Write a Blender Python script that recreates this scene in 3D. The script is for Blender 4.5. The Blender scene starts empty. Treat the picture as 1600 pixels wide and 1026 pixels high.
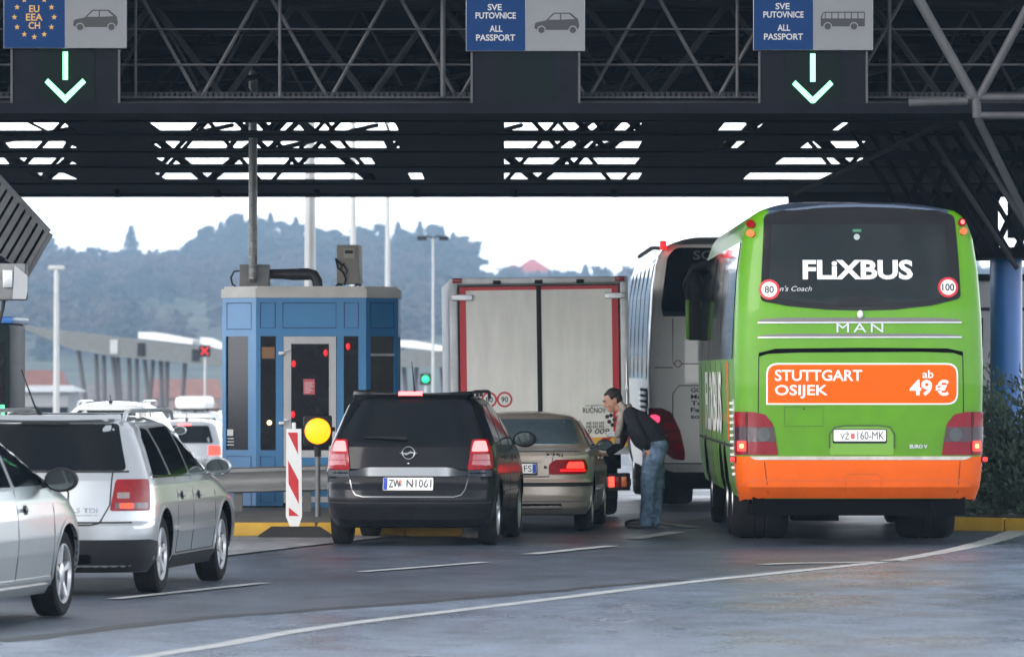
import bpy, bmesh, math, random
from mathutils import Vector, Matrix
rnd = random.Random(7)
SC = bpy.context.scene
COL = SC.collection
rad = math.radians
# ---------------------------------------------------------------- camera
F = 8889.0            # focal length in pixels of the 1600 px wide photograph (a 200 mm lens)
CZ = 1.84             # eye height
HOR = 581.0           # horizon row
cam_data = bpy.data.cameras.new('camera')
cam = bpy.data.objects.new('camera', cam_data); COL.objects.link(cam)
cam_data.sensor_width = 36; cam_data.lens = 200.0; cam_data.sensor_fit = 'HORIZONTAL'
cam.location = (0, 0, CZ); cam.rotation_euler = (rad(90) + math.atan((HOR - 513) / F), 0, 0)
cam_data.clip_start = 0.5; cam_data.clip_end = 6000
cam_data.dof.use_dof = True; cam_data.dof.focus_distance = 58.5; cam_data.dof.aperture_fstop = 5.0
SC.camera = cam
SC.view_settings.view_transform = 'Standard'; SC.view_settings.look = 'None'
SC.view_settings.gamma = 1; SC.view_settings.exposure = 1.12
SC.cycles.use_denoising = True
SC.cycles.volume_bounces = 0; SC.cycles.max_bounces = 8
SC.cycles.sample_clamp_indirect = 6
# ---------------------------------------------------------------- world
w = bpy.data.worlds.new('World'); SC.world = w; w.use_nodes = True
nt = w.node_tree; nt.nodes.clear()
N = nt.nodes.new; Lk = nt.links.new
SUN_EL, SUN_AZ = rad(20), rad(222)      # azimuth clockwise from +Y: low behind the camera, to the left
out = N('ShaderNodeOutputWorld'); bg = N('ShaderNodeBackground'); bg.inputs['Strength'].default_value = 0.15
sky = N('ShaderNodeTexSky'); sky.sky_type = 'NISHITA'; sky.sun_disc = False
sky.sun_elevation = SUN_EL; sky.sun_rotation = SUN_AZ; sky.dust_density = 2.0; sky.air_density = 1.2
tc = N('ShaderNodeTexCoord'); mp = N('ShaderNodeMapping'); mp.inputs['Scale'].default_value = (1.3, 1.3, 7.0)
no = N('ShaderNodeTexNoise'); no.inputs['Scale'].default_value = 1.6; no.inputs['Detail'].default_value = 8; no.inputs['Roughness'].default_value = .55
cr = N('ShaderNodeValToRGB'); cr.color_ramp.elements[0].position = .30; cr.color_ramp.elements[0].color = (.6, .6, .6, 1)
cr.color_ramp.elements[1].position = .62; cr.color_ramp.elements[1].color = (1, 1, 1, 1)
no2 = N('ShaderNodeTexNoise'); no2.inputs['Scale'].default_value = 5.5; no2.inputs['Detail'].default_value = 6
cr2 = N('ShaderNodeValToRGB'); cr2.color_ramp.elements[0].position = .40; cr2.color_ramp.elements[0].color = (5.8, 6.3, 7.1, 1)
cr2.color_ramp.elements[1].position = .60; cr2.color_ramp.elements[1].color = (11.0, 11.3, 11.8, 1)
mx = N('ShaderNodeMix'); mx.data_type = 'RGBA'
Lk(tc.outputs['Generated'], mp.inputs['Vector']); Lk(mp.outputs[0], no.inputs['Vector']); Lk(mp.outputs[0], no2.inputs['Vector'])
Lk(no.outputs['Fac'], cr.inputs[0]); Lk(no2.outputs['Fac'], cr2.inputs[0])
Lk(cr.outputs[0], mx.inputs['Factor']); Lk(sky.outputs[0], mx.inputs[6]); Lk(cr2.outputs[0], mx.inputs[7])
sz = N('ShaderNodeSeparateXYZ'); Lk(tc.outputs['Generated'], sz.inputs[0])
mrz = N('ShaderNodeMapRange'); mrz.interpolation_type = 'SMOOTHSTEP'; mrz.inputs['From Min'].default_value = .0; mrz.inputs['From Max'].default_value = .42   # thin cloud is brightest low down
mrz.inputs['To Min'].default_value = 2.1; mrz.inputs['To Max'].default_value = .34; Lk(sz.outputs['Z'], mrz.inputs[0])
vms = N('ShaderNodeVectorMath'); vms.operation = 'SCALE'; Lk(mx.outputs[2], vms.inputs[0]); Lk(mrz.outputs[0], vms.inputs['Scale'])
Lk(vms.outputs[0], bg.inputs['Color']); Lk(bg.outputs[0], out.inputs['Surface'])
# ---------------------------------------------------------------- sun
sd = bpy.data.lights.new('sun', 'SUN'); sd.energy = 1.0; sd.angle = rad(25); sd.color = (1.0, .965, .92)
sun = bpy.data.objects.new('sun', sd); COL.objects.link(sun)
sdir = Vector((math.sin(SUN_AZ) * math.cos(SUN_EL), math.cos(SUN_AZ) * math.cos(SUN_EL), math.sin(SUN_EL)))
sun.rotation_euler = (-sdir).to_track_quat('-Z', 'Y').to_euler(); sun.location = (20, -40, 60)

# ---------------------------------------------------------------- helpers
def P(px, py, D):
    return Vector(((px - 800) * D / F, D, CZ - (py - HOR) * D / F))
def G(px, py, z=0.0):
    D = (CZ - z) * F / (py - HOR); return Vector(((px - 800) * D / F, D, z))
def tag(o, label=None, cat=None, group=None, kind=None):
    if label: o['label'] = label
    if cat: o['category'] = cat
    if group: o['group'] = group
    if kind: o['kind'] = kind
    return o
def thing(name, label, cat, loc=(0, 0, 0), rz=0, group=None):
    o = bpy.data.objects.new(name, None); COL.objects.link(o); o.location = loc; o.rotation_euler = (0, 0, rz)
    o.empty_display_size = .2
    return tag(o, label, cat, group)
def copy_tree(o, parent=None):
    c = o.copy(); COL.objects.link(c)
    if parent: c.parent = parent
    for ch in list(o.children): copy_tree(ch, c)
    return c
def link(name, me, parent=None, mats=None):
    o = bpy.data.objects.new(name, me); COL.objects.link(o)
    if parent: o.parent = parent
    for m in (mats or []): me.materials.append(m)
    return o
def shade(me, ang=35):
    for p in me.polygons: p.use_smooth = True
    me.set_sharp_from_angle(angle=rad(ang))
class MB:
    """collects shapes, then builds them as ONE mesh object"""
    def __init__(s): s.bm = bmesh.new(); s.mi = 0
    def _m(s, fs):
        for f in fs: f.material_index = s.mi
        return fs
    def face(s, pts):
        f = s.bm.faces.new([s.bm.verts.new(p) for p in pts]); s._m([f]); return f
    def box(s, c, d, rot=None, bev=0):
        r = bmesh.ops.create_cube(s.bm, size=1.0); vs = r['verts']
        for v in vs: v.co = Vector((v.co.x * d[0], v.co.y * d[1], v.co.z * d[2]))
        fs = {f for v in vs for f in v.link_faces}; s._m(fs)
        if bev:
            es = {e for v in vs for e in v.link_edges}
            q = bmesh.ops.bevel(s.bm, geom=list(es), offset=bev, segments=2, profile=.6, affect='EDGES')
            vs = list({v for f in q['faces'] for v in f.verts} | {v for v in vs if v.is_valid})
            fs = {f for v in vs for f in v.link_faces}; s._m(fs)
        M = Matrix.Translation(Vector(c))
        if rot is not None: M = M @ (rot.to_matrix().to_4x4() if hasattr(rot, 'to_matrix') else rot)
        for v in vs: v.co = M @ v.co
        return vs
    def box2(s, a, b, bev=0):
        return s.box([(a[i] + b[i]) / 2 for i in range(3)], [abs(b[i] - a[i]) for i in range(3)], bev=bev)
    def tube(s, a, b, r0, r1=None, n=8, cap=True):
        a = Vector(a); b = Vector(b); r1 = r0 if r1 is None else r1; d = (b - a)
        if d.length < 1e-6: return
        q = d.to_track_quat('Z', 'Y'); A = []; B = []
        for i in range(n):
            t = 2 * math.pi * i / n; p = Vector((math.cos(t), math.sin(t), 0))
            A.append(s.bm.verts.new(a + q @ (p * r0))); B.append(s.bm.verts.new(b + q @ (p * r1)))
        fs = [s.bm.faces.new((A[i], A[(i + 1) % n], B[(i + 1) % n], B[i])) for i in range(n)]
        if cap: fs.append(s.bm.faces.new(A[::-1])); fs.append(s.bm.faces.new(B))
        s._m(fs)
    def path(s, pts, r, n=8, cap=True):
        pts = [Vector(p) for p in pts]; R = r if isinstance(r, (list, tuple)) else [r] * len(pts); rings = []
        for i, p in enumerate(pts):
            d = (pts[min(i + 1, len(pts) - 1)] - pts[max(i - 1, 0)]); q = d.to_track_quat('Z', 'Y')
            rings.append([s.bm.verts.new(p + q @ Vector((math.cos(2 * math.pi * k / n) * R[i], math.sin(2 * math.pi * k / n) * R[i], 0))) for k in range(n)])
        fs = []
        for A, B in zip(rings, rings[1:]):
            best = min(range(n), key=lambda o: sum((A[k].co - B[(k + o) % n].co).length for k in range(n)))
            fs += [s.bm.faces.new((A[k], A[(k + 1) % n], B[(k + 1 + best) % n], B[(k + best) % n])) for k in range(n)]
        if cap: fs.append(s.bm.faces.new(rings[0][::-1])); fs.append(s.bm.faces.new(rings[-1]))
        s._m(fs)
    def beam(s, a, b, wdt, h, up=(0, 0, 1)):
        a = Vector(a); b = Vector(b); d = b - a; z = d.normalized(); x = z.cross(Vector(up))
        if x.length < 1e-4: x = Vector((1, 0, 0))
        x.normalize(); y = x.cross(z); c = []
        for p in (a, b):
            c.append([s.bm.verts.new(p + x * (sx * wdt / 2) + y * (sy * h / 2)) for sx, sy in ((-1, -1), (1, -1), (1, 1), (-1, 1))])
        A, B = c
        s._m([s.bm.faces.new((A[i], A[(i + 1) % 4], B[(i + 1) % 4], B[i])) for i in range(4)] + [s.bm.faces.new(A[::-1]), s.bm.faces.new(B)])
    def ell(s, c, r, rot=None, u=16, v=10):
        q = bmesh.ops.create_uvsphere(s.bm, u_segments=u, v_segments=v, radius=1.0); vs = q['verts']
        M = Matrix.Translation(Vector(c))
        if rot is not None: M = M @ rot.to_matrix().to_4x4()
        for vv in vs: vv.co = M @ Vector((vv.co.x * r[0], vv.co.y * r[1], vv.co.z * r[2]))
        s._m({f for vv in vs for f in vv.link_faces})
    def prism(s, pts, axis, a, b):
        """pts: 2D outline; axis x|y|z: extruded from a to b along it"""
        def m(p, t): return {'x': (t, p[0], p[1]), 'y': (p[0], t, p[1]), 'z': (p[0], p[1], t)}[axis]
        A = [s.bm.verts.new(m(p, a)) for p in pts]; B = [s.bm.verts.new(m(p, b)) for p in pts]; n = len(pts)
        s._m([s.bm.faces.new((A[i], A[(i + 1) % n], B[(i + 1) % n], B[i])) for i in range(n)] + [s.bm.faces.new(A[::-1]), s.bm.faces.new(B)])
    def lathe(s, prof, axis='z', n=24, c=(0, 0, 0), cap=True):
        """prof: (radius, height along axis)"""
        rings = []
        for r, h in prof:
            ring = []
            for i in range(n):
                t = 2 * math.pi * i / n; a, b = r * math.cos(t), r * math.sin(t)
                p = {'z': (a, b, h), 'x': (h, a, b), 'y': (a, h, b)}[axis]
                ring.append(s.bm.verts.new(Vector(p) + Vector(c)))
            rings.append(ring)
        fs = []
        for A, B in zip(rings, rings[1:]):
            fs += [s.bm.faces.new((A[i], A[(i + 1) % n], B[(i + 1) % n], B[i])) for i in range(n)]
        if cap: fs.append(s.bm.faces.new(rings[0][::-1])); fs.append(s.bm.faces.new(rings[-1]))
        s._m(fs)
    def build(s, name, mats, parent=None, smooth=35, fix=True):
        if fix: bmesh.ops.recalc_face_normals(s.bm, faces=s.bm.faces)
        me = bpy.data.meshes.new(name); s.bm.to_mesh(me); s.bm.free()
        if not isinstance(mats, (list, tuple)): mats = [mats]
        if smooth: shade(me, smooth)
        return link(name, me, parent, mats)
# ---------------------------------------------------------------- materials
def mat(name, col, rough=.5, metal=0., var=.0, vscale=3., rvar=.0, bump=0., bscale=40., coat=0., spec=.5, dirt=0., dirt_h=(.15, .9), emit=None, estr=0, flake=0, stretch=None, dcol=(.09, .08, .07)):
    m = bpy.data.materials.new(name); m.use_nodes = True; t = m.node_tree; n = t.nodes.new; l = t.links.new
    b = t.nodes['Principled BSDF']; c4 = (*col, 1)
    b.inputs['Base Color'].default_value = c4; b.inputs['Roughness'].default_value = rough; b.inputs['Metallic'].default_value = metal
    b.inputs['Coat Weight'].default_value = coat; b.inputs['Coat Roughness'].default_value = .06; b.inputs['Specular IOR Level'].default_value = spec
    if emit: b.inputs['Emission Color'].default_value = (*emit, 1); b.inputs['Emission Strength'].default_value = estr
    tcn = n('ShaderNodeTexCoord'); src = tcn.outputs['Object']
    if stretch:
        mpn = n('ShaderNodeMapping'); mpn.inputs['Scale'].default_value = stretch; l(src, mpn.inputs[0]); src = mpn.outputs[0]
    cur = None
    if var or rvar:
        nz = n('ShaderNodeTexNoise'); nz.inputs['Scale'].default_value = vscale; nz.inputs['Detail'].default_value = 7; nz.inputs['Roughness'].default_value = .6
        l(src, nz.inputs['Vector'])
        if var:
            mr = n('ShaderNodeMapRange'); mr.inputs['From Min'].default_value = .3; mr.inputs['From Max'].default_value = .7
            mr.inputs['To Min'].default_value = 1 - var; mr.inputs['To Max'].default_value = 1 + var * .6
            l(nz.outputs['Fac'], mr.inputs[0])
            vm = n('ShaderNodeVectorMath'); vm.operation = 'SCALE'; vm.inputs[0].default_value = col; l(mr.outputs[0], vm.inputs['Scale'])
            cur = vm.outputs[0]
        if rvar:
            mr2 = n('ShaderNodeMapRange'); mr2.inputs['From Min'].default_value = .3; mr2.inputs['From Max'].default_value = .7
            mr2.inputs['To Min'].default_value = max(0.02, rough - rvar); mr2.inputs['To Max'].default_value = min(1, rough + rvar)
            l(nz.outputs['Fac'], mr2.inputs[0]); l(mr2.outputs[0], b.inputs['Roughness'])
    if dirt:
        sx = n('ShaderNodeSeparateXYZ'); l(tcn.outputs['Object'], sx.inputs[0])
        nz2 = n('ShaderNodeTexNoise'); nz2.inputs['Scale'].default_value = 5; nz2.inputs['Detail'].default_value = 8; l(tcn.outputs['Object'], nz2.inputs['Vector'])
        mr3 = n('ShaderNodeMapRange'); mr3.inputs['From Min'].default_value = dirt_h[0]; mr3.inputs['From Max'].default_value = dirt_h[1]
        mr3.inputs['To Min'].default_value = 1; mr3.inputs['To Max'].default_value = 0; l(sx.outputs['Z'], mr3.inputs[0])
        mu = n('ShaderNodeMath'); mu.operation = 'MULTIPLY'; l(mr3.outputs[0], mu.inputs[0]); l(nz2.outputs['Fac'], mu.inputs[1])
        mu2 = n('ShaderNodeMath'); mu2.operation = 'MULTIPLY_ADD'; l(mu.outputs[0], mu2.inputs[0]); mu2.inputs[1].default_value = dirt * 1.6; mu2.inputs[2].default_value = dirt * .08; mu2.use_clamp = True
        mxn = n('ShaderNodeMix'); mxn.data_type = 'RGBA'; l(mu2.outputs[0], mxn.inputs['Factor'])
        if cur: l(cur, mxn.inputs[6])
        else: mxn.inputs[6].default_value = c4
        mxn.inputs[7].default_value = (*dcol, 1); cur = mxn.outputs[2]
        if metal or coat:
            iv = n('ShaderNodeMath'); iv.operation = 'SUBTRACT'; iv.inputs[0].default_value = 1; l(mu2.outputs[0], iv.inputs[1])
            if metal:
                im = n('ShaderNodeMath'); im.operation = 'MULTIPLY'; l(iv.outputs[0], im.inputs[0]); im.inputs[1].default_value = metal; l(im.outputs[0], b.inputs['Metallic'])
            if coat:
                ic = n('ShaderNodeMath'); ic.operation = 'MULTIPLY'; l(iv.outputs[0], ic.inputs[0]); ic.inputs[1].default_value = coat; l(ic.outputs[0], b.inputs['Coat Weight'])
    if cur: l(cur, b.inputs['Base Color'])
    if bump:
        nb = n('ShaderNodeTexNoise'); nb.inputs['Scale'].default_value = bscale; nb.inputs['Detail'].default_value = 5; l(src, nb.inputs['Vector'])
        bp = n('ShaderNodeBump'); bp.inputs['Strength'].default_value = bump; bp.inputs['Distance'].default_value = .02
        l(nb.outputs['Fac'], bp.inputs['Height']); l(bp.outputs[0], b.inputs['Normal'])
    return m
def glow(name, col, s):
    return mat(name, tuple(min(1, c * .6) for c in col), .4, emit=col, estr=s)
M = dict(
 tyre=mat('tyre', (.012, .012, .013), .8, var=.3, bump=.4, bscale=60, spec=.12, dirt=.2, dirt_h=(-.4, .5), dcol=(.05, .048, .045)),
 rim=mat('rim', (.62, .63, .65), .32, .85, var=.1, vscale=8, dirt=.25, dirt_h=(-.4, .4)),
 black=mat('black_plastic', (.014, .014, .016), .55, var=.2, bump=.1, bscale=120, dirt=.2, spec=.2),
 under=mat('underbody', (.003, .003, .004), .9, spec=.05),
 glass=mat('tinted_glass', (.005, .007, .009), .04, spec=.15, rvar=.02, vscale=2),
 glass2=mat('clear_dark_glass', (.02, .03, .036), .05, spec=.9),
 booth_glass=mat('booth_glass', (.008, .008, .010), .08, spec=.3, var=.3, vscale=2),
 mirror=mat('mirror_glass', (.05, .06, .06), .06, 1.),
 chrome=mat('chrome', (.42, .43, .45), .15, 1.),
 alu=mat('aluminium', (.5, .51, .53), .38, .9, var=.12, vscale=6),
 lampred=mat('red_lamp_lens', (.26, .004, .008), .2, coat=.25, spec=.3, var=.25, vscale=25),
 lampdark=mat('smoked_lamp_lens', (.10, .05, .055), .15, coat=1.),
 lampclear=mat('clear_lamp_lens', (.26, .20, .19), .15, coat=1., var=.2, vscale=40),
 orange_lens=mat('orange_lamp_lens', (.75, .16, .02), .2, coat=1.),
 brake=glow('lit_brake_lamp', (1, .03, .02), 2.5), brake2=glow('bright_brake_lamp', (1, .10, .10), 2.6),
 amber=glow('lit_amber_lamp', (1, .27, .0), 1.25),
 arrow=glow('lit_green_arrow', (.22, 1, .45), 1.2), green=glow('lit_green_lamp', (.01, .8, .25), 1.2), redx=glow('lit_red_signal', (1, .02, .03), 1.2),
 plate=mat('number_plate', (.78, .78, .76), .35, var=.06, vscale=20), ink=mat('black_ink', (.012, .012, .014), .5),
 eu=mat('plate_blue', (.02, .06, .4), .4), white=mat('white_paint', (.78, .78, .77), .45, var=.07, vscale=4),
 signred=mat('sign_red', (.55, .01, .02), .4), seam=mat('panel_gap', (.012, .013, .014), .7),
)
# ---------------------------------------------------------------- body shells (stacked plan outlines)
def interp(tab, z):
    if z <= tab[0][0]: return tab[0][1]
    for (a, fa), (b, fb) in zip(tab, tab[1:]):
        if z <= b:
            t = (z - a) / (b - a); return fa + (fb - fa) * t
    return tab[-1][1]
class Shell:
    def __init__(s, zr, zf, zw, E=.7, Ef=.9, n=3.5, crown=.03, bend=None, step=.03, roofs=(.97, .9, .78, .6, .4, .2)):
        s.zr, s.zf, s.zw, s.E0, s.Ef0, s.n, s.crown = zr, zf, zw, E, Ef, n, crown
        s.bend = bend or (lambda y, z: 0.); s.step = step; s.roofs = roofs; s.cache = {}
    def E(s, z): return min(s.E0, (interp(s.zf, z) - interp(s.zr, z)) * .4)
    def Ef(s, z): return min(s.Ef0, (interp(s.zf, z) - interp(s.zr, z)) * .45)
    def side_x(s, y, z):
        w_, a, b, E, Ef = interp(s.zw, z), interp(s.zr, z), interp(s.zf, z), s.E(z), s.Ef(z)
        t = 0
        if y < a + E: t = (a + E - y) / E
        elif y > b - Ef: t = (y - b + Ef) / Ef
        t = min(max(t, 0), .9999); return w_ * (1 - t ** s.n) ** (1 / s.n)
    def rear_y(s, x, z):
        w_, a, E = interp(s.zw, z), interp(s.zr, z), s.E(z)
        t = min(abs(x) / w_, .9995); return a + E * (1 - (1 - t ** s.n) ** (1 / s.n))
    def half(s, z, nr=16, ns=22, nf=12):
        w_, a, b, E, Ef = interp(s.zw, z), interp(s.zr, z), interp(s.zf, z), s.E(z), s.Ef(z); pts = []
        for i in range(nr + 1):
            th = math.pi / 2 * i / nr; pts.append((w_ * math.sin(th) ** (2 / s.n), a + E - E * max(math.cos(th), 0) ** (2 / s.n)))
        for i in range(1, ns): pts.append((w_, a + E + (b - Ef - a - E) * i / ns))
        for i in range(nf + 1):
            th = math.pi / 2 * (1 - i / nf); pts.append((w_ * max(math.sin(th), 0) ** (2 / s.n), b - Ef + Ef * max(math.cos(th), 0) ** (2 / s.n)))
        return pts
    def f_side(s, sg):
        f = lambda y, z: Vector((sg * s.side_x(y, z), y, z + s.bend(y, z)))
        f.flip = sg < 0; return f
    def f_rear(s):
        return lambda x, z: Vector((x, s.rear_y(x, z), z + s.bend(s.rear_y(x, z), z)))
    def f_wrap(s, sg=1):
        def f(u, z):
            sgn = sg if u >= 0 else -sg; uu = abs(u); k = round(z, 3)
            if k not in s.cache:
                w_, a, E = interp(s.zw, z), interp(s.zr, z), s.E(z); pts = []
                for i in range(41):
                    th = math.pi / 2 * i / 40; pts.append((w_ * math.sin(th) ** (2 / s.n), a + E - E * max(math.cos(th), 0) ** (2 / s.n)))
                pts.append((w_, a + E + 2)); L = [0]
                for p, q in zip(pts, pts[1:]): L.append(L[-1] + math.hypot(q[0] - p[0], q[1] - p[1]))
                s.cache[k] = (pts, L)
            pts, L = s.cache[k]
            for i in range(len(L) - 1):
                if uu <= L[i + 1] or i == len(L) - 2:
                    t = (uu - L[i]) / (L[i + 1] - L[i]); x = pts[i][0] + (pts[i + 1][0] - pts[i][0]) * t; y = pts[i][1] + (pts[i + 1][1] - pts[i][1]) * t
                    return Vector((sgn * x, y, z + s.bend(y, z)))
        return f
    def build(s, name, mats, parent, arches=(), arch_r=.36, arch_w=.26, rear_only=False, sharp=40):
        bm = bmesh.new(); rings = []
        z0, z1 = s.zw[0][0], s.zw[-1][0]
        zs = set(); z = z0
        while z < z1: zs.add(round(z, 4)); z += s.step
        for t in (s.zw, s.zr, s.zf):
            for q, _ in t:
                if z0 <= q <= z1: zs.add(round(q, 4))
        zs = sorted(zs); zz = [zs[0]]
        for q in zs[1:]:
            if q - zz[-1] > .006 or q in [round(a, 4) for t in (s.zw, s.zr, s.zf) for a, _ in t]: zz.append(q)
        def ring(h, fz, sc=1.0, yc=0):
            full = h + [(-x, y) for x, y in h[-2:0:-1]]
            return [bm.verts.new((x * sc, yc + (y - yc) * sc, fz(yc + (y - yc) * sc))) for x, y in full]
        for q in zz: rings.append(ring(s.half(q), lambda y, q=q: q + s.bend(y, q)))
        top = zz[-1]; h = s.half(top); yc = (h[0][1] + h[-1][1]) / 2
        for sc in s.roofs:
            zc = top + s.crown * (1 - sc ** 2.2); rings.append(ring(h, lambda y, zc=zc: zc + s.bend(y, top), sc, yc))
        n = len(rings[0])
        for A, B in zip(rings, rings[1:]):
            for i in range(n): bm.faces.new((A[i], A[(i + 1) % n], B[(i + 1) % n], B[i]))
        bm.faces.new(rings[0][::-1]); bm.faces.new(rings[-1])
        bmesh.ops.triangulate(bm, faces=[f for f in bm.faces if len(f.verts) > 4])
        bmesh.ops.recalc_face_normals(bm, faces=bm.faces)
        me = bpy.data.meshes.new(name); bm.to_mesh(me); bm.free()
        for m in mats: me.materials.append(m)
        o = link(name, me, None)
        if arches:
            cb = MB(); cb.mi = 1
            for (ay, az, sg) in arches:
                w_ = interp(s.zw, .5); cb.tube((sg * (w_ - arch_w), ay, az), (sg * (w_ + .4), ay, az), arch_r, n=40)
            c = cb.build('cutter', [mats[0], mats[1]], None, 0)
            md = o.modifiers.new('b', 'BOOLEAN'); md.operation = 'DIFFERENCE'; md.object = c; md.solver = 'EXACT'
            dg = bpy.context.evaluated_depsgraph_get(); dg.update()
            me2 = bpy.data.meshes.new_from_object(o.evaluated_get(dg)); me2.name = name
            o.modifiers.clear(); o.data = me2; bpy.data.meshes.remove(me)
            cm = c.data; bpy.data.objects.remove(c); bpy.data.meshes.remove(cm); me = me2
        shade(me, sharp); o.parent = parent; return o
def rounded(pts, r, seg=5):
    out = []; n = len(pts)
    for i, p in enumerate(pts):
        rr = r[i] if isinstance(r, (list, tuple)) else r
        a, b, c = Vector(pts[i - 1][:2]), Vector(p[:2]), Vector(pts[(i + 1) % n][:2]); la, lc = (a - b).length, (c - b).length
        q = min(rr, la * .48, lc * .48)
        if q < 1e-4: out.append((b.x, b.y)); continue
        s_, e = b + (a - b) * (q / la), b + (c - b) * (q / lc)
        for k in range(seg + 1):
            t = k / seg; v = s_ * (1 - t) ** 2 + b * 2 * t * (1 - t) + e * t * t; out.append((v.x, v.y))
    return out
def rect(a, b, c, d): return [(a, b), (c, b), (c, d), (a, d)]
def nrm(f, u, v, e=.004):
    n = (f(u + e, v) - f(u - e, v)).cross(f(u, v + e) - f(u, v - e))
    if getattr(f, 'flip', False): n = -n
    return n.normalized() if n.length > 1e-12 else Vector((0, -1, 0))
def patch(name, f, polys, off, m, parent, r=0, thick=.02, step=.08, ang=30):
    """a thin solid panel that follows surface f(u, v); polys: one outline or a list of outlines"""
    if not isinstance(polys[0][0], (list, tuple)): polys = [polys]
    bm = bmesh.new()
    for poly in polys:
        pts = rounded(poly, r) if r else [tuple(p[:2]) for p in poly]; b2 = bmesh.new()
        b2.faces.new([b2.verts.new((p[0], p[1], 0)) for p in pts])
        us, vs = [p[0] for p in pts], [p[1] for p in pts]
        for ax, lo, hi in ((0, min(us), max(us)), (1, min(vs), max(vs))):
            k = int((hi - lo) / step)
            for i in range(1, k + 1):
                c = [0, 0, 0]; c[ax] = lo + (hi - lo) * i / (k + 1); nn = [0, 0, 0]; nn[ax] = 1
                bmesh.ops.bisect_plane(b2, geom=b2.verts[:] + b2.edges[:] + b2.faces[:], plane_co=c, plane_no=nn)
        uv = {v: (v.co.x, v.co.y) for v in b2.verts}; vm = {}; rim = {}
        bd = [e for e in b2.edges if len(e.link_faces) == 1]
        for v, (u, q) in uv.items():
            n = nrm(f, u, q); p = f(u, q); vm[v] = bm.verts.new(p + n * off)
            if any(e in bd for e in v.link_edges) and thick: rim[v] = bm.verts.new(p + n * (off - thick))
        for fc in b2.faces: bm.faces.new([vm[v] for v in fc.verts])
        if thick:
            for e in bd:
                a, b = e.verts; bm.faces.new((vm[a], vm[b], rim[b], rim[a]))
        b2.free()
    bmesh.ops.recalc_face_normals(bm, faces=bm.faces)
    me = bpy.data.meshes.new(name); bm.to_mesh(me); bm.free(); shade(me, ang)
    return link(name, me, parent, [m])
def strip(pts, wd):
    """outline of a line of width wd through pts"""
    L, R = [], []
    for i, p in enumerate(pts):
        a, b = Vector(pts[max(i - 1, 0)][:2]), Vector(pts[min(i + 1, len(pts) - 1)][:2]); d = (b - a).normalized(); n = Vector((-d.y, d.x)) * wd / 2
        L.append((p[0] + n.x, p[1] + n.y)); R.append((p[0] - n.x, p[1] - n.y))
    return L + R[::-1]
def circle(c, r, n=24, ry=None):
    return [(c[0] + r * math.cos(2 * math.pi * i / n), c[1] + (ry or r) * math.sin(2 * math.pi * i / n)) for i in range(n)]
_dg = [None]
def glyphs(s, bold=0., shear=0., ext=0.004, spacing=1.):
    cu = bpy.data.curves.new('t', 'FONT'); cu.body = s; cu.size = 1; cu.offset = bold; cu.shear = shear; cu.resolution_u = 3; cu.space_character = spacing
    ob = bpy.data.objects.new('t', cu); COL.objects.link(ob); dg = bpy.context.evaluated_depsgraph_get(); dg.update()
    me = bpy.data.meshes.new_from_object(ob.evaluated_get(dg)); bpy.data.objects.remove(ob); bpy.data.curves.remove(cu); return me
def text(name, s, f, box, m, parent, off=.006, bold=.01, shear=0., spacing=1.):
    """lettering fitted into box (u0, v0, u1, v1) of surface f"""
    me = glyphs(s, bold, shear, spacing=spacing); xs = [v.co.x for v in me.vertices]; ys = [v.co.y for v in me.vertices]
    x0, x1, y0, y1 = min(xs), max(xs), min(ys), max(ys)
    bm = bmesh.new(); bm.from_mesh(me)
    bpy.data.meshes.remove(me)
    U = lambda x: box[0] + (x - x0) / (x1 - x0) * (box[2] - box[0])
    V = lambda y: box[1] + (y - y0) / (y1 - y0) * (box[3] - box[1])
    for v in bm.verts:
        u, q = U(v.co.x), V(v.co.y); v.co = f(u, q) + nrm(f, u, q) * off
    me = bpy.data.meshes.new(name); bm.to_mesh(me); bm.free()
    return link(name, me, parent, [m])
def plane_f(o, ux, uy):
    """flat surface: origin, unit vector of u, unit vector of v"""
    o, ux, uy = Vector(o), Vector(ux), Vector(uy); return lambda u, v: o + ux * u + uy * v
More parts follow.
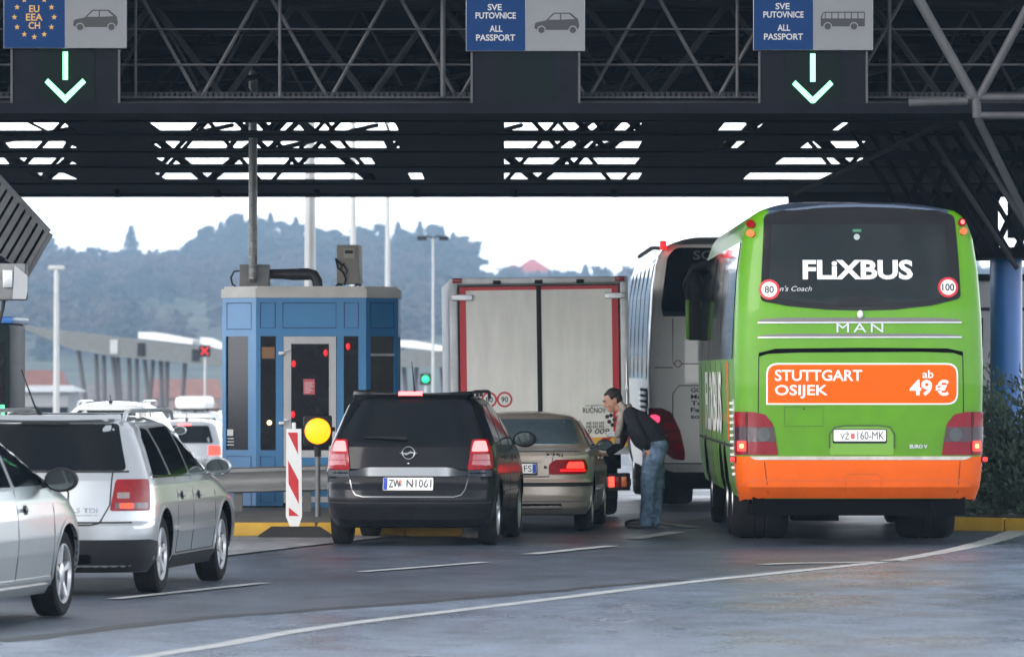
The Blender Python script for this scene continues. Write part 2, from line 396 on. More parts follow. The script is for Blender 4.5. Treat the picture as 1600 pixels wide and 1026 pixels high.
def wheel(parent, x, y, r, wd=.2, sg=1, spokes=5, rimr=None, steel=False):
    """wheel part (rim disc) with a tyre sub-part; sg: side the rim faces"""
    rimr = rimr or r * .68
    b = MB(); b.mi = 1; b.lathe([(rimr * .97, .0), (rimr * .97, wd * .1)], 'x', 32)
    b.mi = 0
    b.lathe([(rimr * .90, wd * .36), (rimr * .96, wd * .47), (rimr, wd * .47), (rimr * 1.01, wd * .40), (rimr * .98, wd * .1), (rimr * .9, wd * .1)], 'x', 40, cap=False)
    b.lathe([(.075, wd * .2), (.075, wd * .40), (.05, wd * .43)], 'x', 20)
    for k in range(spokes):
        a = 2 * math.pi * k / spokes + .3; d = Vector((0, math.cos(a), math.sin(a))); t = Vector((0, -d.z, d.y))
        p0, p1 = d * .05, d * rimr * .95; w0, w1 = rimr * (.11 if spokes < 8 else .08), rimr * (.13 if spokes < 8 else .08)
        A = [p0 - t * w0 + Vector((wd * .2, 0, 0)), p0 + t * w0 + Vector((wd * .2, 0, 0)), p0 + t * w0 * .7 + Vector((wd * .38, 0, 0)), p0 - t * w0 * .7 + Vector((wd * .38, 0, 0))]
        B = [p1 - t * w1 + Vector((wd * .25, 0, 0)), p1 + t * w1 + Vector((wd * .25, 0, 0)), p1 + t * w1 * .7 + Vector((wd * .43, 0, 0)), p1 - t * w1 * .7 + Vector((wd * .43, 0, 0))]
        va, vb = [b.bm.verts.new(q) for q in A], [b.bm.verts.new(q) for q in B]
        for i in range(4): b.bm.faces.new((va[i], va[(i + 1) % 4], vb[(i + 1) % 4], vb[i]))
        b.bm.faces.new(vb)
    o = b.build('wheel', [M['alu'] if steel else M['rim'], M['under']], parent)
    t = MB(); h = wd / 2
    t.lathe([(rimr * .98, -h * .8), (r * .90, -h), (r * .975, -h * .86), (r, -h * .6), (r, -h * .22), (r * .985, -h * .2), (r * .985, -h * .14), (r, -h * .12), (r, h * .12), (r * .985, h * .14), (r * .985, h * .2), (r, h * .22), (r, h * .6), (r * .975, h * .86), (r * .90, h), (rimr * .98, h * .9), (rimr * .96, h * .7)], 'x', 48, cap=False)
    t.build('tyre', M['tyre'], o)
    o.location = (x, y, r); o.scale = (sg, 1, 1); return o
def at_wheel(px, D, a, wx, wy):
    """root position of a car whose wheel (local wx, wy) stands at pixel column px, depth D, with heading a to the right"""
    X = (px - 800) * D / F; c, s = math.cos(a), math.sin(a)
    return (X - (wx * c + wy * s), D - (-wx * s + wy * c), 0)
def lp(name, f, pts, wd, m, parent, off=.003, **k):
    return patch(name, f, strip(pts, wd), off, m, parent, thick=.006, **k)
# ================================================================ vehicles
def rails(parent, S, y0, y1, x, z, m, h=.05):
    for sg in (-1, 1):
        b = MB(); b.path([(sg * x, y0 - .06, z - .02), (sg * x, y0 + .03, z + h * .8), (sg * x, y0 + .25, z + h), (sg * x, y1 - .25, z + h), (sg * x, y1 - .03, z + h * .8), (sg * x, y1 + .06, z - .02)], [.016, .02, .018, .018, .02, .016], 8)
        for yy in (y0 + .55, (y0 + y1) / 2): b.box((sg * x, yy, z + h / 2), (.03, .07, h))
        b.build('roof_rail', m, parent)
def mirror(parent, sg, x, y, z, body, s=1.0):
    b = MB(); b.ell((sg * (x + .14 * s), y, z), (.118 * s, .085 * s, .082 * s)); b.beam((sg * (x - .04), y + .02, z - .05), (sg * (x + .08), y + .01, z - .03), .07, .04)
    for v in b.bm.verts:
        if v.co.y < y - .035: v.co.y = y - .035
    o = b.build('door_mirror', body, parent)
    g = MB(); g.lathe([(.001, y - .0365), (.99, y - .0365), (.99, y - .040), (.001, y - .040)], 'y', 24)
    for v in g.bm.verts: v.co.x = sg * (x + .14 * s) + v.co.x * .100 * s; v.co.z = z + v.co.z * .066 * s
    g.build('mirror_glass', M['mirror'], o, 0); return o
def seat_backs(parent, rows, m):
    for (x, y, z) in rows:
        b = MB(); b.box((x, y, z - .2), (.45, .12, .55), bev=.05); b.box((x, y, z + .13), (.24, .09, .18), bev=.04); b.build('seat', m, parent)
def plate(parent, f, c, wd, h, string, euband='l', kz=1):
    o = patch('number_plate', f, rect(c[0] - wd / 2, c[1] - h / 2, c[0] + wd / 2, c[1] + h / 2), .018, M['plate'], parent, r=.012, thick=.02)
    fr = patch('plate_frame', f, rect(c[0] - wd / 2 - .01, c[1] - h / 2 - .022, c[0] + wd / 2 + .01, c[1] + h / 2 + .01), .010, M['black'], o, r=.015)
    x0 = c[0] - wd / 2
    if 'l' in euband: patch('plate_band', f, rect(x0 + .004, c[1] - h / 2 + .004, x0 + .045, c[1] + h / 2 - .004), .0205, M['eu'], o, thick=.004)
    if 'r' in euband: patch('plate_band', f, rect(x0 + wd - .045, c[1] - h / 2 + .004, x0 + wd - .004, c[1] + h / 2 - .004), .0205, M['eu'], o, thick=.004)
    a = x0 + (.06 if 'l' in euband else .03); b = x0 + wd - (.055 if 'r' in euband else .02)
    for s, t0, t1 in string:
        text('lettering', s, f, (a + (b - a) * t0, c[1] - h * .34, a + (b - a) * t1, c[1] + h * .34), M['ink'], o, off=.0195, bold=.0)
    return o
def shell_car(name, label, px, D, a, L_, wx, wy, wb, r, tabs, paint, E=.7, Ef=.9, n=3.5, crown=.03, bend=None, group=None, rim=None, spokes=5, lower=None, archs=None):
    t = thing(name, label, 'car', at_wheel(px, D, a, wx, wy), -a, group)
    S = Shell(*tabs, E=E, Ef=Ef, n=n, crown=crown, bend=bend)
    ar = [(y, r + .005, sg) for y in (wy, wy + wb) for sg in (-1, 1)]
    body = S.build('body', [paint, M['under']], t, ar, r + (archs or .055), .30)
    for y in (wy, wy + wb):
        for sg in (-1, 1): wheel(t, sg * (wx - .10), y, r, .205, sg, spokes, rim)
    for y in (wy, wy + wb):         # wheel arch lips
        for sg in (-1, 1):
            R = r + (archs or .055); pts = [(y + math.cos(th) * (R + .012), r + .005 + math.sin(th) * (R + .012)) for th in [math.pi * (-.06 + 1.12 * k / 26) for k in range(27)]]
            patch('arch_lip', S.f_side(sg), strip(pts, .022), .006, paint, body, thick=.03)
    ub = MB(); ub.box((0, L_ * .5, .26), (1.35, L_ * .86, .14)); ub.tube((-.75, wy, r), (.75, wy, r), .05); ub.tube((-.75, wy + wb, r), (.75, wy + wb, r), .05)
    ub.tube((-.35, .12, .24), (-.35, 1.2, .26), .06, n=12)
    ub.build('underbody', M['under'], t)
    return t, S, body
def door_lines(t, S, ys, zlo, zhi, sg=1, wd=.010):
    for y in ys: lp('door_gap', S.f_side(sg), [(y + .0, zlo), (y, (zlo + zhi) / 2), (y, zhi)], wd, M['seam'], t, step=.2)
def handle(t, S, y, z, m, sg=1):
    patch('door_handle', S.f_side(sg), rect(y - .10, z - .014, y + .10, z + .014), .045, m, t, r=.012, thick=.018)
    patch('handle_recess', S.f_side(sg), rect(y - .08, z - .035, y + .04, z + .035), .002, M['seam'], t, r=.03, thick=.004)

silver = mat('silver_paint', (.48, .50, .52), .30, .75, coat=.8, var=.05, vscale=2, dirt=.35, dirt_h=(.1, .8), dcol=(.16, .155, .15))
silver2 = mat('greyish_silver_paint', (.43, .465, .48), .30, .75, coat=.8, var=.05, vscale=2, dirt=.4, dirt_h=(.1, .8), dcol=(.16, .155, .15))
blackp = mat('black_paint', (.008, .008, .011), .22, 0, coat=.12, spec=.08, var=.2, vscale=2, dirt=.18, dirt_h=(.1, 1.0), dcol=(.07, .068, .07))
champ = mat('champagne_paint', (.60, .52, .45), .34, .5, coat=.8, var=.05, dirt=.35, dirt_h=(.1, .8), dcol=(.12, .11, .10))
whitep = mat('white_car_paint', (.74, .75, .76), .3, coat=.8, var=.05, dirt=.3, dcol=(.25, .24, .23))
trim = mat('grey_bumper_trim', (.014, .0145, .017), .6, bump=.15, bscale=150, dirt=.15, dcol=(.06, .058, .055), spec=.2)
silvertrim = mat('satin_roof_rail', (.62, .63, .64), .3, .9)

# ---- silver estate
T1 = ([(.19, .17), (.25, .07), (.42, .0), (.58, .0), (.615, .045), (.95, .11), (1.03, .15), (1.42, .40), (1.46, .45)],
      [(.19, 4.55), (.4, 4.79), (.6, 4.77), (.72, 4.65), (.85, 4.2), (.95, 3.8), (1.02, 3.5), (1.38, 2.7), (1.46, 2.35)],
      [(.19, .82), (.3, .875), (.5, .902), (.62, .908), (.75, .905), (.9, .885), (.96, .868), (1.2, .765), (1.36, .68), (1.43, .605), (1.46, .54)])
t, S, body = shell_car('estate_car', 'silver estate car with roof rails and a black lower rear bumper', 254, 47.5, .130, 4.8, .875, .95, 2.76, .325, T1, silver, spokes=6)
fw, fr = S.f_wrap(), S.f_rear()
patch('rear_bumper_trim', fw, [(-1.35, .20), (1.05, .20), (1.28, .30), (1.30, .44), (1.05, .465), (-1.35, .465)], .008, trim, t, r=.02)
patch('bumper_recess', fw, rect(-.45, .27, .45, .35), .011, M['under'], t, r=.03)
rw = patch('rear_window', fr, [(-.70, 1.03), (.70, 1.03), (.575, 1.41), (-.575, 1.41)], .006, M['glass'], t, r=.04)
patch('window_seal', fr, strip([(-.72, 1.02), (.72, 1.02)], .012), .006, M['seam'], rw)
patch('roof_spoiler', fr, [(-.57, 1.415), (.57, 1.415), (.55, 1.445), (-.55, 1.445)], .05, silver, t, r=.01, thick=.10)
patch('high_brake_lamp', fr, rect(-.2, 1.395, .2, 1.41), .02, M['black'], t)
for sg in (-1, 1):
    q = patch('tail_lamp', fw, [(sg * a, b) for a, b in [(.60, .70), (1.0, .70), (1.0, .955), (.64, .955)]], .012, M['lampred'], t, r=.025)
    patch('lamp_lens', fw, [(sg * a, b) for a, b in rect(.655, .80, .76, .85)], .015, M['lampclear'], q, r=.01)
    patch('lamp_lens', fw, [(sg * a, b) for a, b in rect(.64, .715, .96, .765)], .0145, M['lampdark'], q, r=.01)
    patch('lit_lamp', fw, [(sg * a, b) for a, b in rect(.68, .72, .80, .76)], .0165, glow('dim_tail_glow', (1, .06, .02), .8), q, r=.015)
lp('tailgate_gap', fw, [(.61, 1.02), (.60, .75), (.52, .60), (.45, .585), (-.45, .585), (-.52, .60), (-.60, .75), (-.61, 1.02)], .012, M['seam'], t)
lp('tailgate_gap', fw, [(-.8, .605), (.8, .605)], .010, M['seam'], t)
plate(t, fr, (0, .80), .50, .11, [], '')
text('badge', '2.5 TDI', fr, (.27, .685, .50, .725), M['chrome'], t, bold=.02)
text('badge', 'quattro', fr, (.33, .655, .50, .672), M['chrome'], t, bold=.01)
for sg in (-1, 1):
    f = S.f_side(sg)
    wn = patch('side_window', f, [(.62, .985), (1.30, .975), (1.22, 1.355), (.98, 1.375), (.80, 1.25)], .005, M['glass'], t, r=.05)
    patch('window_trim', f, strip([(.56, .97), (3.35, .96)], .018), .010, M['chrome'], t)
    patch('side_window', f, [(1.40, .975), (2.16, .975), (2.14, 1.375), (1.32, 1.365)], .005, M['glass'], t, r=.03)
    patch('side_window', f, [(2.24, .975), (3.30, .975), (2.74, 1.33), (2.22, 1.375)], .005, M['glass'], t, r=.03)
    patch('window_trim', f, strip([(.60, 1.0), (.80, 1.29), (1.0, 1.395), (2.2, 1.395), (2.74, 1.35), (3.30, 1.0)], .016), .008, silvertrim, t)
    door_lines(t, S, (1.50, 2.20, 3.22), .32, .955, sg)
    lp('door_gap', f, [(1.5, .32), (3.2, .32)], .01, M['seam'], t)
    patch('side_moulding', f, rect(1.45, .50, 3.2, .545), .018, silver, t, r=.015)
    patch('sill_trim', f, rect(1.38, .195, 3.28, .30), .010, trim, t, r=.01)
    handle(t, S, 1.72, .80, silver, sg); handle(t, S, 2.48, .79, silver, sg)
    mirror(t, sg, .83, 3.02, 1.02, silver)
rails(t, S, .75, 2.75, .60, 1.455, silvertrim, .06)
b = MB(); b.path([(-.12, .75, 1.48), (-.16, .70, 1.56), (-.25, .60, 1.86)], [.022, .008, .004], 6); b.build('aerial', M['black'], t)
b = MB(); b.box((0, 1.55, 1.488), (.95, .9, .012), bev=.004); b.build('sunroof', M['glass'], t)

# ---- silver hatchback cut by the frame's edge
T2 = ([(.19, .15), (.25, .05), (.42, .0), (.58, .0), (.62, .04), (.95, .10), (1.05, .16), (1.40, .45), (1.44, .52)],
      [(.19, 4.1), (.4, 4.30), (.6, 4.28), (.75, 4.2), (.88, 4.0), (.97, 3.72), (1.04, 3.4), (1.36, 2.5), (1.44, 2.1)],
      [(.19, .80), (.3, .865), (.5, .893), (.62, .900), (.78, .893), (.90, .875), (.98, .855), (1.2, .765), (1.36, .68), (1.41, .61), (1.44, .54)])
t, S, body = shell_car('hatchback_car', 'greyish silver hatchback whose front wheel and black door mirror show at the frame edge', 101, 42.9, .171, 4.3, .865, 3.47, 0, .325, T2, silver2, spokes=5) if 0 else (None,) * 3
t = thing('hatchback_car', 'silver hatchback partly outside the frame, with a black door mirror, nearest the camera', 'car', at_wheel(101, 42.9, .171, .865, 3.47), -.171)
S = Shell(*T2, E=.7, Ef=.8)
body = S.build('body', [silver2, M['under']], t, [(y, .33, sg) for y in (.88, 3.47) for sg in (-1, 1)], .375, .30)
for y in (.88, 3.47):
    for sg in (-1, 1):
        wheel(t, sg * .765, y, .325, .205, sg, 5, .225)
        pts = [(y + math.cos(th) * .39, .33 + math.sin(th) * .39) for th in [math.pi * (-.06 + 1.12 * k / 26) for k in range(27)]]
        patch('arch_lip', S.f_side(sg), strip(pts, .03), .008, silver2, body, thick=.03)
b = MB(); b.box((0, 2.15, .26), (1.35, 3.7, .14)); b.build('underbody', M['under'], t)
for sg in (-1, 1):
    f = S.f_side(sg)
    patch('side_window', f, [(1.15, 1.0), (1.95, 1.0), (1.93, 1.36), (1.05, 1.35)], .005, M['glass'], t, r=.03)
    patch('side_window', f, [(2.05, 1.0), (3.12, 1.0), (2.55, 1.33), (2.02, 1.37)], .005, M['glass'], t, r=.03)
    patch('side_window', f, [(.55, 1.02), (1.05, 1.0), (.98, 1.34), (.85, 1.30)], .005, M['glass'], t, r=.04)
    door_lines(t, S, (1.28, 2.0, 3.05), .30, .98, sg)
    lp('door_gap', f, [(1.3, .30), (3.02, .30)], .01, M['seam'], t)
    patch('side_moulding', f, [(1.22, .22), (3.02, .22), (3.02, .27), (1.22, .27)], .016, silver2, t, r=.015)
    patch('side_moulding', f, rect(1.22, .30, 3.02, .325), .012, silver2, t, r=.008)
    lp('crease_line', f, [(.6, .90), (3.6, .86)], .012, silver2, t, off=.006)
    handle(t, S, 1.45, .84, silver2, sg); handle(t, S, 2.25, .83, silver2, sg)
    mirror(t, sg, .84, 2.86, 1.04, M['black'], 1.12)
    patch('head_lamp', S.f_side(sg), [(3.95, .66), (4.12, .64), (4.05, .80), (3.86, .86)], .008, M['lampclear'], t, r=.04)
patch('tail_lamp', S.f_wrap(), [(.55, .80), (1.0, .78), (1.0, .98), (.60, .96)], .010, M['lampred'], t, r=.03)
patch('tail_lamp', S.f_wrap(), [(-.55, .80), (-1.0, .78), (-1.0, .98), (-.60, .96)], .010, M['lampred'], t, r=.03)
patch('rear_window', S.f_rear(), [(-.66, 1.04), (.66, 1.04), (.56, 1.36), (-.56, 1.36)], .006, M['glass'], t, r=.05)

# ---- black people carrier
T3 = ([(.20, .20), (.28, .08), (.42, .01), (.50, .0), (.60, .02), (.66, .06), (.74, .065), (.775, .03), (.80, .03), (.82, .065), (1.05, .10), (1.12, .13), (1.55, .33), (1.58, .36)],
      [(.2, 4.3), (.4, 4.46), (.6, 4.44), (.78, 4.3), (.92, 4.05), (1.02, 3.75), (1.1, 3.5), (1.45, 2.6), (1.58, 2.1)],
      [(.2, .82), (.3, .87), (.5, .90), (.75, .91), (.95, .90), (1.06, .875), (1.12, .855), (1.35, .765), (1.5, .70), (1.55, .65), (1.58, .59)])
t, S, body = shell_car('people_carrier', 'black people carrier with lit brake lamps, chrome tailgate strip and roof rails', 779, 60.8, .085, 4.47, .885, .87, 2.70, .325, T3, blackp, E=.55, n=3.6, crown=.04, spokes=7)
fw, fr = S.f_wrap(), S.f_rear()
rw = patch('rear_window', fr, [(-.73, 1.12), (-.3, 1.085), (.3, 1.085), (.73, 1.12), (.62, 1.545), (-.62, 1.545)], .006, M['glass'], t, r=.05)
b = MB(); f0 = fr
b.path([f0(-.02, 1.135) + Vector((0, -.03, 0)), f0(-.2, 1.145) + Vector((0, -.035, 0)), f0(-.47, 1.15) + Vector((0, -.03, 0))], [.022, .016, .010], 6); b.build('rear_wiper', M['black'], rw)
patch('roof_spoiler', fr, [(-.60, 1.555), (.60, 1.555), (.55, 1.60), (-.55, 1.60)], .09, blackp, t, r=.01, thick=.14)
patch('high_brake_lamp', fr, rect(-.125, 1.562, .125, 1.592), .100, M['brake2'], t, r=.01)
for sg in (-1, 1):
    k = [(sg * a, b) for a, b in [(.625, .80), (.95, .81), (.93, 1.02), (.86, 1.13), (.665, 1.125)]]
    q = patch('tail_lamp', fw, k, .014, M['lampred'], t, r=.02)
    patch('lamp_lens', fw, [(sg * a, b) for a, b in [(.665, .845), (.90, .845), (.88, .97), (.685, .97)]], .017, mat('pink_lens', (.36, .05, .06), .15, coat=1., var=.3, vscale=60), q, r=.01)
    patch('lit_lamp', fw, [(sg * a, b) for a, b in [(.665, 1.0), (.86, 1.0), (.83, 1.105), (.69, 1.105)]], .019, M['brake2'], q, r=.02)
    patch('lamp_divider', fw, [(sg * a, b) for a, b in rect(.655, .905, .9, .913)], .0195, M['lampred'], q, r=0)
    patch('reversing_lamp', fw, [(sg * a, b) for a, b in rect(.63, .745, .93, .80)], .012, M['chrome'], t, r=.01)
patch('chrome_strip', fr, [(-.625, .768), (.625, .768), (.625, .792), (.4, .806), (-.4, .806), (-.625, .792)], .035, mat('dark_chrome', (.17, .175, .185), .2, .9), t, r=.006)
lp('tailgate_gap', fr, [(-.64, .76), (-.60, .60), (-.56, .545), (-.48, .525), (.48, .525), (.56, .545), (.60, .60), (.64, .76)], .012, mat('tailgate_edge_highlight', (.2, .2, .21), .3, .8), t)  # pale metal line paints the highlight along the lower tailgate edge
plate(t, fr, (.0, .66), .53, .135, [('ZW', .0, .28), ('N1061', .42, 1)], 'l')
patch('plate_seal', fr, circle((-.085, .685), .018, 12), .021, M['orange_lens'], t, thick=.004)
patch('plate_seal', fr, circle((-.085, .64), .018, 12), .021, M['alu'], t, thick=.004)
b = MB(); b.lathe([(.056, .01), (.070, .01), (.072, -.01), (.066, -.016), (.058, -.012), (.056, .01)], 'y', 32, cap=False)
b.prism([(-.10, .004), (-.01, .004), (.02, .022), (.10, -.004), (.01, -.004), (-.02, -.022)], 'y', -.016, -.004)
o = b.build('round_badge', M['chrome'], t); o.location = fr(0, .985) + Vector((0, -.004, 0))
b = MB(); b.ell(fr(0, .875) + Vector((0, -.004, 0)), (.014, .01, .014), u=10, v=6); b.build('tailgate_lock', M['chrome'], t)
lp('bumper_step', fw, [(-1.3, .47), (-.65, .46), (.65, .46), (1.3, .47)], .012, M['seam'], t)
for sg in (-1, 1):
    f = S.f_side(sg)
    patch('side_window', f, [(.55, 1.10), (1.22, 1.06), (1.25, 1.47), (.85, 1.475), (.68, 1.38)], .005, M['glass'], t, r=.05)
    patch('side_window', f, [(1.32, 1.06), (2.1, 1.05), (2.08, 1.485), (1.34, 1.485)], .005, M['glass'], t, r=.03)
    patch('side_window', f, [(2.2, 1.05), (3.25, 1.05), (2.65, 1.42), (2.18, 1.485)], .005, M['glass'], t, r=.03)
    door_lines(t, S, (1.30, 2.14, 3.1), .32, 1.03, sg); handle(t, S, 1.55, .93, blackp, sg); handle(t, S, 2.4, .91, blackp, sg)
    patch('side_moulding', f, rect(1.3, .52, 3.05, .56), .012, blackp, t, r=.012)
    mirror(t, sg, .84, 2.95, 1.10, M['black'], 1.1)
rails(t, S, .62, 2.6, .63, 1.575, M['black'], .055)
b = MB(); b.path([(0, .72, 1.60), (0, .69, 1.66), (-.02, .60, 1.95)], [.022, .008, .004], 6); b.build('aerial', M['black'], t)

# ---- champagne saloon
T4 = ([(.2, .16), (.28, .05), (.42, 0), (.58, .0), (.615, .05), (.88, .03), (.925, .07), (.945, .40), (.965, .72), (1.26, 1.30), (1.33, 1.48)],
      [(.2, 4.25), (.4, 4.46), (.55, 4.45), (.68, 4.35), (.8, 4.0), (.9, 3.5), (.96, 3.2), (1.25, 2.5), (1.33, 2.25)],
      [(.2, .80), (.3, .85), (.5, .87), (.7, .872), (.85, .855), (.93, .83), (.98, .80), (1.15, .715), (1.26, .64), (1.31, .585), (1.33, .54)])
t, S, body = shell_car('saloon_car', 'champagne coloured saloon with lit tail lamps beside the bending man', 926, 66.2, .070, 4.47, .855, .95, 2.72, .32, T4, champ, E=.6, n=3.4, crown=.05, spokes=7)
fw, fr = S.f_wrap(), S.f_rear()
M['glass_sky_tint'] = mat('sky_tinted_screen_glass', (.30, .42, .50), .08, .7, spec=1., coat=.5, var=.2, vscale=3)  # pale blue metallic tone puts the sky's reflection into the glass colour
patch('rear_window', fr, [(-.70, 1.0), (.70, 1.0), (.575, 1.285), (-.575, 1.285)], .006, M['glass_sky_tint'], t, r=.06)
for sg in (-1, 1):
    q = patch('tail_lamp', fw, [(sg * a, b) for a, b in [(.40, .665), (.86, .67), (.93, .74), (.86, .84), (.47, .835), (.40, .78)]], .012, M['lampred'], t, r=.03)
    patch('lit_lamp', fw, [(sg * a, b) for a, b in [(.60, .735), (.84, .735), (.82, .81), (.63, .81)]], .016, glow('tail_glow', (1, .03, .02), 1.6), q, r=.02)
    patch('lit_lamp', fw, [(sg * a, b) for a, b in [(.53, .70), (.86, .70), (.86, .725), (.53, .725)]], .016, glow('low_tail_glow', (1, .01, .01), .7), q, r=.01)
    f = S.f_side(sg)
    patch('side_window', f, [(1.22, .975), (1.95, .97), (1.95, 1.27), (1.60, 1.25)], .005, M['glass'], t, r=.03)
    patch('side_window', f, [(2.03, .97), (3.05, .97), (2.5, 1.23), (2.03, 1.27)], .005, M['glass'], t, r=.03)
    patch('window_trim', f, strip([(1.15, .95), (3.15, .95)], .018), .009, M['black'], t)
    door_lines(t, S, (1.30, 2.0, 2.95), .30, .95, sg); handle(t, S, 1.62, .83, champ, sg); handle(t, S, 2.33, .82, champ, sg)
    patch('side_moulding', f, rect(1.3, .46, 2.92, .51), .012, champ, t, r=.012)
    mirror(t, sg, .78, 2.75, .97, M['black'], .85)
lp('boot_gap', fr, [(-.46, .92), (-.40, .64), (.40, .64), (.46, .92)], .012, M['seam'], t)
lp('boot_gap', fw, [(-.8, .925), (.8, .925)], .008, M['seam'], t)
patch('bumper_strip', fw, rect(-1.3, .53, 1.3, .575), .014, M['black'], t, r=.01)
patch('bumper_grille', fw, rect(-.55, .27, .55, .33), .004, M['under'], t, r=.02)
lp('bumper_crease', fw, [(-1.2, .36), (1.2, .36)], .014, M['alu'], t)
plate(t, fr, (0, .735), .52, .11, [('FS', .78, 1)], 'lr')
patch('plate_surround', fr, rect(-.30, .81, .30, .845), .02, champ, t, r=.01)
text('badge', '325i', fr, (.36, .865, .56, .905), M['chrome'], t, bold=.015)
patch('round_badge', fr, circle((.36, .75), .018, 14), .01, M['ink'], t)

# ================================================================ green coach
sb = 148.1; cxb = 1343.5
X_ = lambda px: (px - cxb) / sb
Z_ = lambda py: CZ - (py - HOR) / sb
def R_(x0, y0, x1, y1): return rect(X_(x0), Z_(y1), X_(x1), Z_(y0))
def Q_(*p): return [(X_(a), Z_(b)) for a, b in p]
green = mat('green_coach_paint', (.095, .30, .0), .36, coat=.15, spec=.25, var=.10, vscale=1.6, dirt=.42, dirt_h=(.4, 2.4), dcol=(.06, .09, .03))
orange = mat('orange_coach_paint', (.80, .115, .0), .38, coat=.15, spec=.2, var=.07, vscale=2, dirt=.35, dirt_h=(.4, 1.1), dcol=(.10, .045, .02))
adorange = mat('orange_film', (.75, .105, .0), .5, spec=.15, var=.04, vscale=1.5)
capm = mat('blue_grey_roof_cap', (.07, .10, .16), .4, coat=.2, spec=.3, var=.1)
wtext = mat('white_lettering', (.80, .80, .78), .45)
grille = mat('grey_grille', (.16, .155, .15), .5, var=.3, vscale=30, stretch=(1, 1, 12))
def coach_shell(paint, zb=.5):
    return Shell([(zb, .14), (zb + .12, .02), (.9, 0), (1.7, 0), (2.5, .03), (2.62, .05), (3.42, .20), (3.55, .26)],
                 [(zb, 12.0), (1.2, 12.2), (2.0, 12.1), (3.55, 11.5)],
                 [(zb, 1.235), (.65, 1.275), (.95, 1.305), (1.9, 1.322), (2.4, 1.308), (2.9, 1.275), (3.25, 1.225), (3.42, 1.165), (3.5, 1.11), (3.55, 1.04)],
                 E=.34, Ef=.5, n=3.3, crown=.22, step=.04, roofs=(.985, .96, .92, .85, .75, .6, .4, .2))
B = thing('coach', 'green and orange coach with a white name across its rear window', 'coach', ((cxb - 800) / sb, 60.0, 0), 0)
S = coach_shell(green)
body = S.build('body', [green, M['under']], B, [(y, .50, sg) for y in (3.3, 4.65, 9.6) for sg in (-1, 1)], .58, .45)
fr, fw = S.f_rear(), S.f_wrap()
for y, w2 in ((3.3, .62), (4.65, .34), (9.6, .34)):
    for sg in (-1, 1):
        o = wheel(B, sg * (1.23 - w2 / 2), y, .49, w2, sg, 10, .29, True)
b = MB(); b.box((0, 6, .62), (2.3, 11, .35)); b.box((0, .75, .50), (2.25, 1.1, .35)); b.box((0, 3.3, .5), (1.6, .3, .25)); b.box((.3, .6, .42), (1.1, .5, .2)); b.tube((.82, .15, .42), (.82, .8, .42), .08, n=12); b.box((-.4, 1.6, .34), (.5, .6, .2)); b.build('underbody', M['under'], B)
# rear glass
g = patch('rear_window', fr, Q_((1189, 470), (1230, 478), (1290, 483.5), (1344, 485), (1400, 483.5), (1458, 477), (1502, 466), (1499, 400), (1494, 336), (1460, 327), (1400, 322), (1344, 320.5), (1288, 322), (1228, 328), (1196, 336)), .010, mat('dark_glazing_border', (.006, .006, .007), .10, spec=.35), B, r=.05)
patch('window_glass', fr, Q_((1201, 462), (1240, 470), (1290, 475), (1344, 476.5), (1400, 475), (1450, 469), (1487, 461), (1482, 400), (1478, 350), (1208, 350), (1205, 400)), .013, mat('coach_rear_glass', (.010, .015, .016), .03, spec=.34, rvar=.015, vscale=1.2), g, r=.03)
text('coach_name', 'FLiXBUS', fr, (X_(1255), Z_(437), X_(1427), Z_(406)), wtext, g, off=.018, bold=.035)
text('rear_lettering', "n's Coach", fr, (X_(1219), Z_(455), X_(1269), Z_(447)), M['alu'], g, off=.017, bold=.0, shear=.3)
patch('glass_sticker', fr, circle((X_(1340), Z_(370)), .032, 16), .016, mat('pale_sticker', (.35, .42, .42), .5), g, thick=.004)
patch('glass_sticker', fr, R_(1334, 358, 1347, 362), .016, mat('green_sticker', (.05, .22, .12), .5), g, thick=.004)
patch('wiper_cover', fr, Q_((1306, 478), (1382, 477), (1374, 468), (1360, 463), (1325, 463), (1314, 468)), .020, M['black'], g, r=.02)
# seat backs seen through the glass as raised dark shapes behind it
for pl in body.data.polygons:      # the middle of the roof is blue grey
    if pl.center.z > 3.50 and abs(pl.center.x) < .95: pl.material_index = 2
body.data.materials.append(capm)
fr_ = lambda u, v: fr(u, v)
cap = patch('roof_cap', fr_, Q_((1204, 332), (1230, 326), (1290, 319), (1344, 317.5), (1400, 319), (1460, 325), (1484, 331), (1486, 328.2), (1204, 328.2)), .012, capm, B, thick=.02)
b = MB(); pts = []
top = S.half(3.55)
nx, ny = 22, 14; grid = []
for j in range(ny):
    row = []
    for i in range(nx):
        u = -.93 + 1.86 * i / (nx - 1); v = j / (ny - 1); y = .25 + v * 1.6
        sc = max(abs(u) / 1.04, 0); yr = S.rear_y(u, 3.55)
        sc2 = max(sc, 1 - (y - yr) / 5.6 if y > yr else 1.0)
        row.append(b.bm.verts.new((u, max(y, yr - .02), 3.55 + .15 * (1 - min(sc2, 1) ** 2.2) + .014)))
    grid.append(row)
for j in range(ny - 1):
    for i in range(nx - 1): b.bm.faces.new((grid[j][i], grid[j][i + 1], grid[j + 1][i + 1], grid[j + 1][i]))
b.bm.free()
def speed_disc(parent, f, c, r, s, m=None):
    o = patch('speed_disc', f, circle(c, r, 28), .018, M['signred'], parent, thick=.006)
    patch('disc_face', f, circle(c, r * .76, 24), .020, M['white'], o, thick=.004)
    wd = r * (.9 if len(s) == 2 else 1.2); text('disc_number', s, f, (c[0] - wd / 2, c[1] - r * .36, c[0] + wd / 2, c[1] + r * .36), M['ink'], o, off=.0215, bold=.02)
speed_disc(B, fr, (X_(1203), Z_(452.5)), .107, '80'); speed_disc(B, fr, (X_(1482), Z_(449)), .107, '100')
